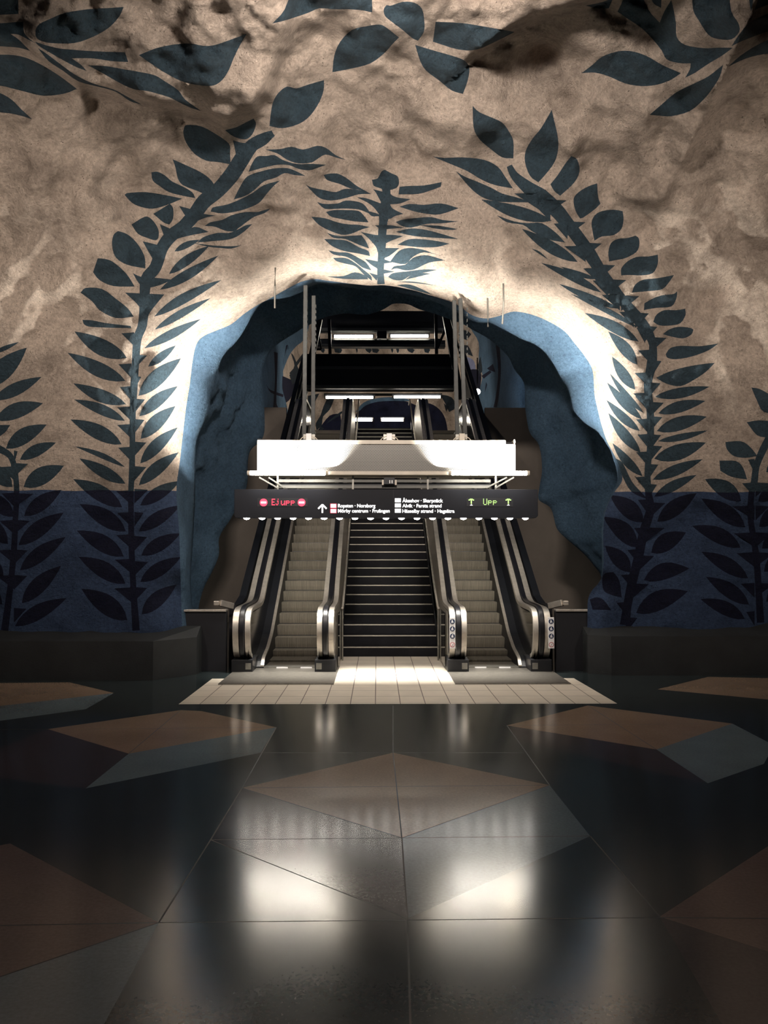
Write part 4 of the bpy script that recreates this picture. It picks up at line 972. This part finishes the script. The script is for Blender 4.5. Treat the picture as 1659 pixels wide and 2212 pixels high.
for px in (569.5, 651.5):
    c = sloc(P(px, 1085.5, YS)); r = 8.3 / F * YS; n = 24; m_ = MB()
    m_.add([(c.x + r * math.cos(2 * PI * k / n), -.006, c.z + r * math.sin(2 * PI * k / n)) for k in range(n)], [list(range(n))], 'ledred')
    m_.box(c.x - r * .68, c.x + r * .68, -.009, -.006, c.z - r * .22, c.z + r * .22, 'ledpink').build('no_entry_symbol', sg_)
for px in (1018, 1098):
    c = sloc(P(px, 1084, YS)); u_ = 1 / F * YS; m_ = MB()
    for (a, b, cc, d) in ((-1.3, 1.3, -4.5, 6.5), (-3.3, 3.3, 3.6, 6.8), (-6, -3, 2.6, 5.2), (3, 6, 2.6, 5.2)): m_.box(c.x + a * u_, c.x + b * u_, -.008, -.003, c.z + cc * u_, c.z + d * u_, 'ledgreen')
    m_.add([(c.x - 3.2 * u_, -.006, c.z - 8 * u_), (c.x + 3.2 * u_, -.006, c.z - 8 * u_), (c.x, -.006, c.z - 5.4 * u_)], [[0, 1, 2]], 'ledwhite')
    m_.build('arrow_symbol', sg_)
# white arrow
c = sloc(P(696.5, 1098, YS)); u_ = 1 / F * YS; m_ = MB()
m_.box(c.x - 1.6 * u_, c.x + 1.6 * u_, -.006, -.001, c.z - 10 * u_, c.z + 7 * u_, 'ledwhite')
for s_ in (-1, 1): m_.bar((c.x, -.0035, c.z + 8.2 * u_), (c.x + s_ * 9 * u_, -.0035, c.z - 1 * u_), .005, 3.3 * u_, 'ledwhite')
m_.build('up_arrow', sg_)
def plate(px0, px1, py0, py1, rim):
    a = sloc(P(px0, py1, YS)); b = sloc(P(px1, py0, YS)); m_ = MB()
    if rim: m_.box(a.x - .006, b.x + .006, -.002, 0, a.z - .006, b.z + .006, 'ledred')
    m_.box(a.x, b.x, -.005, -.001, a.z, b.z, 'ledwhite'); return m_.build('line_plate', sg_)
for y0 in (1089, 1100): plate(714.5, 726, y0, y0 + 7.5, True)
for y0 in (1076.5, 1087.5, 1099): plate(853, 866, y0, y0 + 8.5, False)
def text(s_, px, pyb, size_px, wpx, mat='ledwhite'):
    cu = bpy.data.curves.new('lettering', 'FONT'); cu.body = s_; cu.size = size_px / F * YS; cu.offset = .0016; cu.extrude = 0
    ob = bpy.data.objects.new('tmp', cu); COL.objects.link(ob); bpy.context.view_layer.update()
    me = bpy.data.meshes.new_from_object(ob.evaluated_get(bpy.context.evaluated_depsgraph_get()))
    bpy.data.objects.remove(ob)
    c = sloc(P(px, pyb, YS)); n = len(me.vertices); co = np.zeros(n * 3); me.vertices.foreach_get('co', co); co = co.reshape(-1, 3)
    k = (wpx / F * YS) / max(1e-6, co[:, 0].max() - co[:, 0].min())
    co2 = np.stack([c.x + (co[:, 0] - co[:, 0].min()) * k, np.full(n, -.004), c.z + co[:, 1]], 1); me.vertices.foreach_set('co', co2.ravel())
    me.materials.clear(); me.materials.append(M[mat]); me.update()
    o = bpy.data.objects.new('lettering', me); COL.objects.link(o); o.parent = sg_; o['label'] = 'white words ' + s_.replace('·', 'and'); return o
text('Ropsten · Norsborg', 730, 1096, 10.5, 81); text('Mörby centrum · Fruängen', 730, 1107, 10.5, 112)
text('Åkeshov · Skarpnäck', 869, 1085, 10.5, 88); text('Alvik · Farsta strand', 869, 1096, 10.5, 85); text('Hässelby strand · Hagsätra', 869, 1107.5, 10.5, 113)

# ---------------------------------------------------------------- sloping lit ceiling over the escalators
def slab(px0, px1, py0, py1, Y, depth, label, mat='blackwall', edge=True):
    a = P(px0, py1, Y); b = P(px1, py0, Y)
    e = empty('ceiling_fascia', (float(a[0]), Y, float(a[2])), label, 'ceiling panel', 'black ceiling panels over the escalators')
    MB().box(0, b[0] - a[0], 0, depth, 0, b[2] - a[2], mat).build('panel', e)
    if edge: MB().box(0, b[0] - a[0], -.03, 0, -.02, .07, 'railgrey').build('edge_rail', e)
    return e
slab(662, 983, 798, 838, 20.9, .5, 'lowest black ceiling panel above the pair of lamps')
slab(658, 985, 765, 797, 22.3, .5, 'second black ceiling panel, directly over the lowest one')
slab(683, 962, 735, 748, 24.6, .3, 'narrow black ceiling panel under the top pair of lamps', edge=True)
slab(680, 966, 672, 713, 26.0, .4, 'topmost black ceiling panel, under the cream gap in the rock')
def rods(px0, px1, py, Y, label):
    a = P(px0, py, Y); b = P(px1, py, Y); o = MB().bar((0, 0, 0), Vector(b) - Vector(a), .04, .06, 'hanger').build('lamp_rail'); o.location = a
    return tag(o, label, 'rail', 'rails carrying the shaft lamps')
rods(690, 955, 716.5, 25.3, 'steel rail just above the top pair of shaft lamps'); rods(690, 955, 734, 25.3, 'steel rail just below the top pair of shaft lamps'); 
rods(700, 955, 852.5, 21.2, 'steel rail above the middle pair of shaft lamps'); rods(752, 915, 926.5, 26.5, 'steel rail across the top of the stairs')
LG = 'shaft lamps over the escalators'
tube_lamp(722, 805, 727, 25.2, 'left tube of the top pair of shaft lamps', LG, 'lamptop', .045, 1); tube_lamp(844, 925, 726, 25.2, 'right tube of the top pair of shaft lamps', LG, 'lamptop', .045, 1)
tube_lamp(704, 806, 858.5, 21.0, 'left tube of the middle pair of shaft lamps', LG, 'lamptop', .032, 1); tube_lamp(851, 951, 857.5, 21.0, 'right tube of the middle pair of shaft lamps', LG, 'lamptop', .032, 1)
tube_lamp(768, 804, 906.5, 30, 'left tube of the small far pair of lamps', LG, 'lamptop', .06, 1); tube_lamp(824, 871, 906.5, 30, 'right tube of the small far pair of lamps', LG, 'lamptop', .06, 1)
# junction box and camera between the top lamps
c = P(825, 724, 25.0); o = MB().box(-.16, .16, 0, .2, -.1, .14, 'black').build('junction_box', bevel=.02); o.location = c; tag(o, 'black junction box between the top pair of shaft lamps', 'box')
c = P(820, 738, 24.9); m_ = MB(); m_.tube([(.07 * math.cos(a), 0, .06 * math.sin(a)) for a in np.linspace(0, PI, 12)], .012, 8, 'white'); m_.box(-.02, .02, -.02, .02, -.04, -.01, 'white'); o = m_.build('dome_camera', smooth=True); o.location = c; tag(o, 'small white dome camera under the junction box', 'camera')
# side frames of the shaft
def frame(label, sgn, bars, Y, mat='black'):
    first = P(*bars[0][0], Y); e = empty('shaft_frame', tuple(first), label, 'frame', 'black steel frames carrying the shaft ceiling')
    for (a, b, w, mt) in bars:
        p, q = P(*a, Y), P(*b, Y); MB().bar(Vector(p) - Vector(first), Vector(q) - Vector(first), w, w, mt).build('bar', e)
    return e
frame('right steel frame beside the top pair of shaft lamps', 1, [((941, 668), (943, 765), .09, 'black'), ((961, 714), (945, 752), .07, 'hanger'), ((970, 690), (984, 760), .08, 'black')], 23.5)
frame('left steel frame beside the top pair of shaft lamps', -1, [((711, 690), (713, 765), .09, 'black'), ((687, 716), (680, 755), .05, 'hanger'), ((687, 716), (694, 755), .05, 'hanger'), ((680, 755), (694, 755), .05, 'hanger')], 23.5)
frame('right sloping steel truss above the right escalator', 1, [((962, 682), (996, 862), .16, 'black'), ((975, 690), (1000, 790), .05, 'hanger')], 21.8)
frame('left sloping steel truss above the left escalator', -1, [((690, 690), (655, 862), .16, 'black')], 21.8)
c = P(1031.5, 846, 21.6); m_ = MB(); n = 16
vs = [(.075 * math.sin(a) * math.cos(b), .075 * math.sin(a) * math.sin(b), .075 * math.cos(a)) for a in np.linspace(.02, PI - .02, 9) for b in np.linspace(0, 2 * PI, n, endpoint=False)]
m_.add(vs, [[i * n + k, i * n + (k + 1) % n, (i + 1) * n + (k + 1) % n, (i + 1) * n + k] for i in range(8) for k in range(n)], 'lamptop')
o = empty('globe_lamp', tuple(c), 'small round glowing globe lamp right of the right fascia', 'lamp'); m_.build('globe', o, smooth=True); MB().tube([(0, 0, .07), (0, 0, .9)], .015, 8, 'black').build('stem', o)
# upper landing and handrail clutter at the stair head
o = MB().box(XC - 4, XC + 4, 23.4, 40, 5.0, 5.1, 'greywall').build('trim_3'); tag(o, 'upper landing floor at the head of the stairs', kind='structure')

# ---------------------------------------------------------------- hall lamps, sign downlights and added fill lights
def area(name, loc, target, sx_, sy_, power, col=(1, .9, .78), spread=180):
    l = bpy.data.lights.new(name, 'AREA'); l.shape = 'RECTANGLE'; l.size = sx_; l.size_y = sy_; l.energy = power; l.color = col; l.spread = math.radians(spread)
    o = bpy.data.objects.new(name, l); COL.objects.link(o); o.location = loc
    o.rotation_euler = (Vector(target) - Vector(loc)).to_track_quat('-Z', 'Y').to_euler(); return o
area('hall_uplight', (.0, 4.7, 5.75), (.2, 10.0, 6.0), .6, .2, 235, (1, .88, .79), 115)
area('hall_uplight', (-4.2, 6.0, 5.0), (-4.4, 11, 4.6), .5, .2, 85, (1, .86, .75), 110)
area('hall_uplight', (5.4, 6.2, 5.0), (4.6, 11, 4.6), .5, .2, 85, (1, .86, .75), 110)
for sg in (-1, 1):
    for cx_, wd_, nx_, ny_, nz_, pw_ in ((1.15, .85, .60, .50, .62, 480), (1.15, .85, -.12, .50, .86, 480)):
        lx, ly, lz = gc + sg * cx_, YB - .037, gzb + .07
        area('lip_fill_light', (lx, ly, lz), (lx + sg * nx_, ly + ny_, lz + nz_), wd_, .01, pw_, (1, .95, .86), 86)  # added unseen strips boosting the tubes' upward light on the arch lip
    area('step_fill_light', (XC + sg * 1.4, YB + .40, gzb - .06), (XC + sg * 1.4, YB + 3.4, gzb - 1.7), .9, .05, 20, (1, .92, .80), 75)  # added fill without a fixture, brightens the escalator steps
area('far_wall_fill_light', (XC, 30, 8.6), (XC, 37, 6.5), 3.0, .4, 260, (1, .9, .78))  # added fill to brighten the far painted rock
area('far_wall_fill_light', (XC + .6, 33, 10.5), (XC + .8, 37, 12.6), 1.0, .4, 60, (1, .9, .78))  # another added fill, for the cream gap above the topmost panel
area('sign_downlights', (sc, YS + .07, szb - .06), (sc, YS + .0701, 0), 3.9, .04, 55, (1, .95, .86), 48)
area('far_side_fill_light', (-2.4, 23.2, 7.0), (-4, 26, 6.6), .4, .4, 40, (.95, .95, 1)); area('far_side_fill_light', (2.8, 23.2, 7.0), (4.6, 26, 6.6), .4, .4, 40, (.95, .95, 1))  # added fills without lamps, brighten the sides of the far wall
wd = bpy.data.worlds.new('world'); S.world = wd; wd.use_nodes = True
wd.node_tree.nodes['Background'].inputs[0].default_value = (.55, .65, .95, 1); wd.node_tree.nodes['Background'].inputs[1].default_value = .022
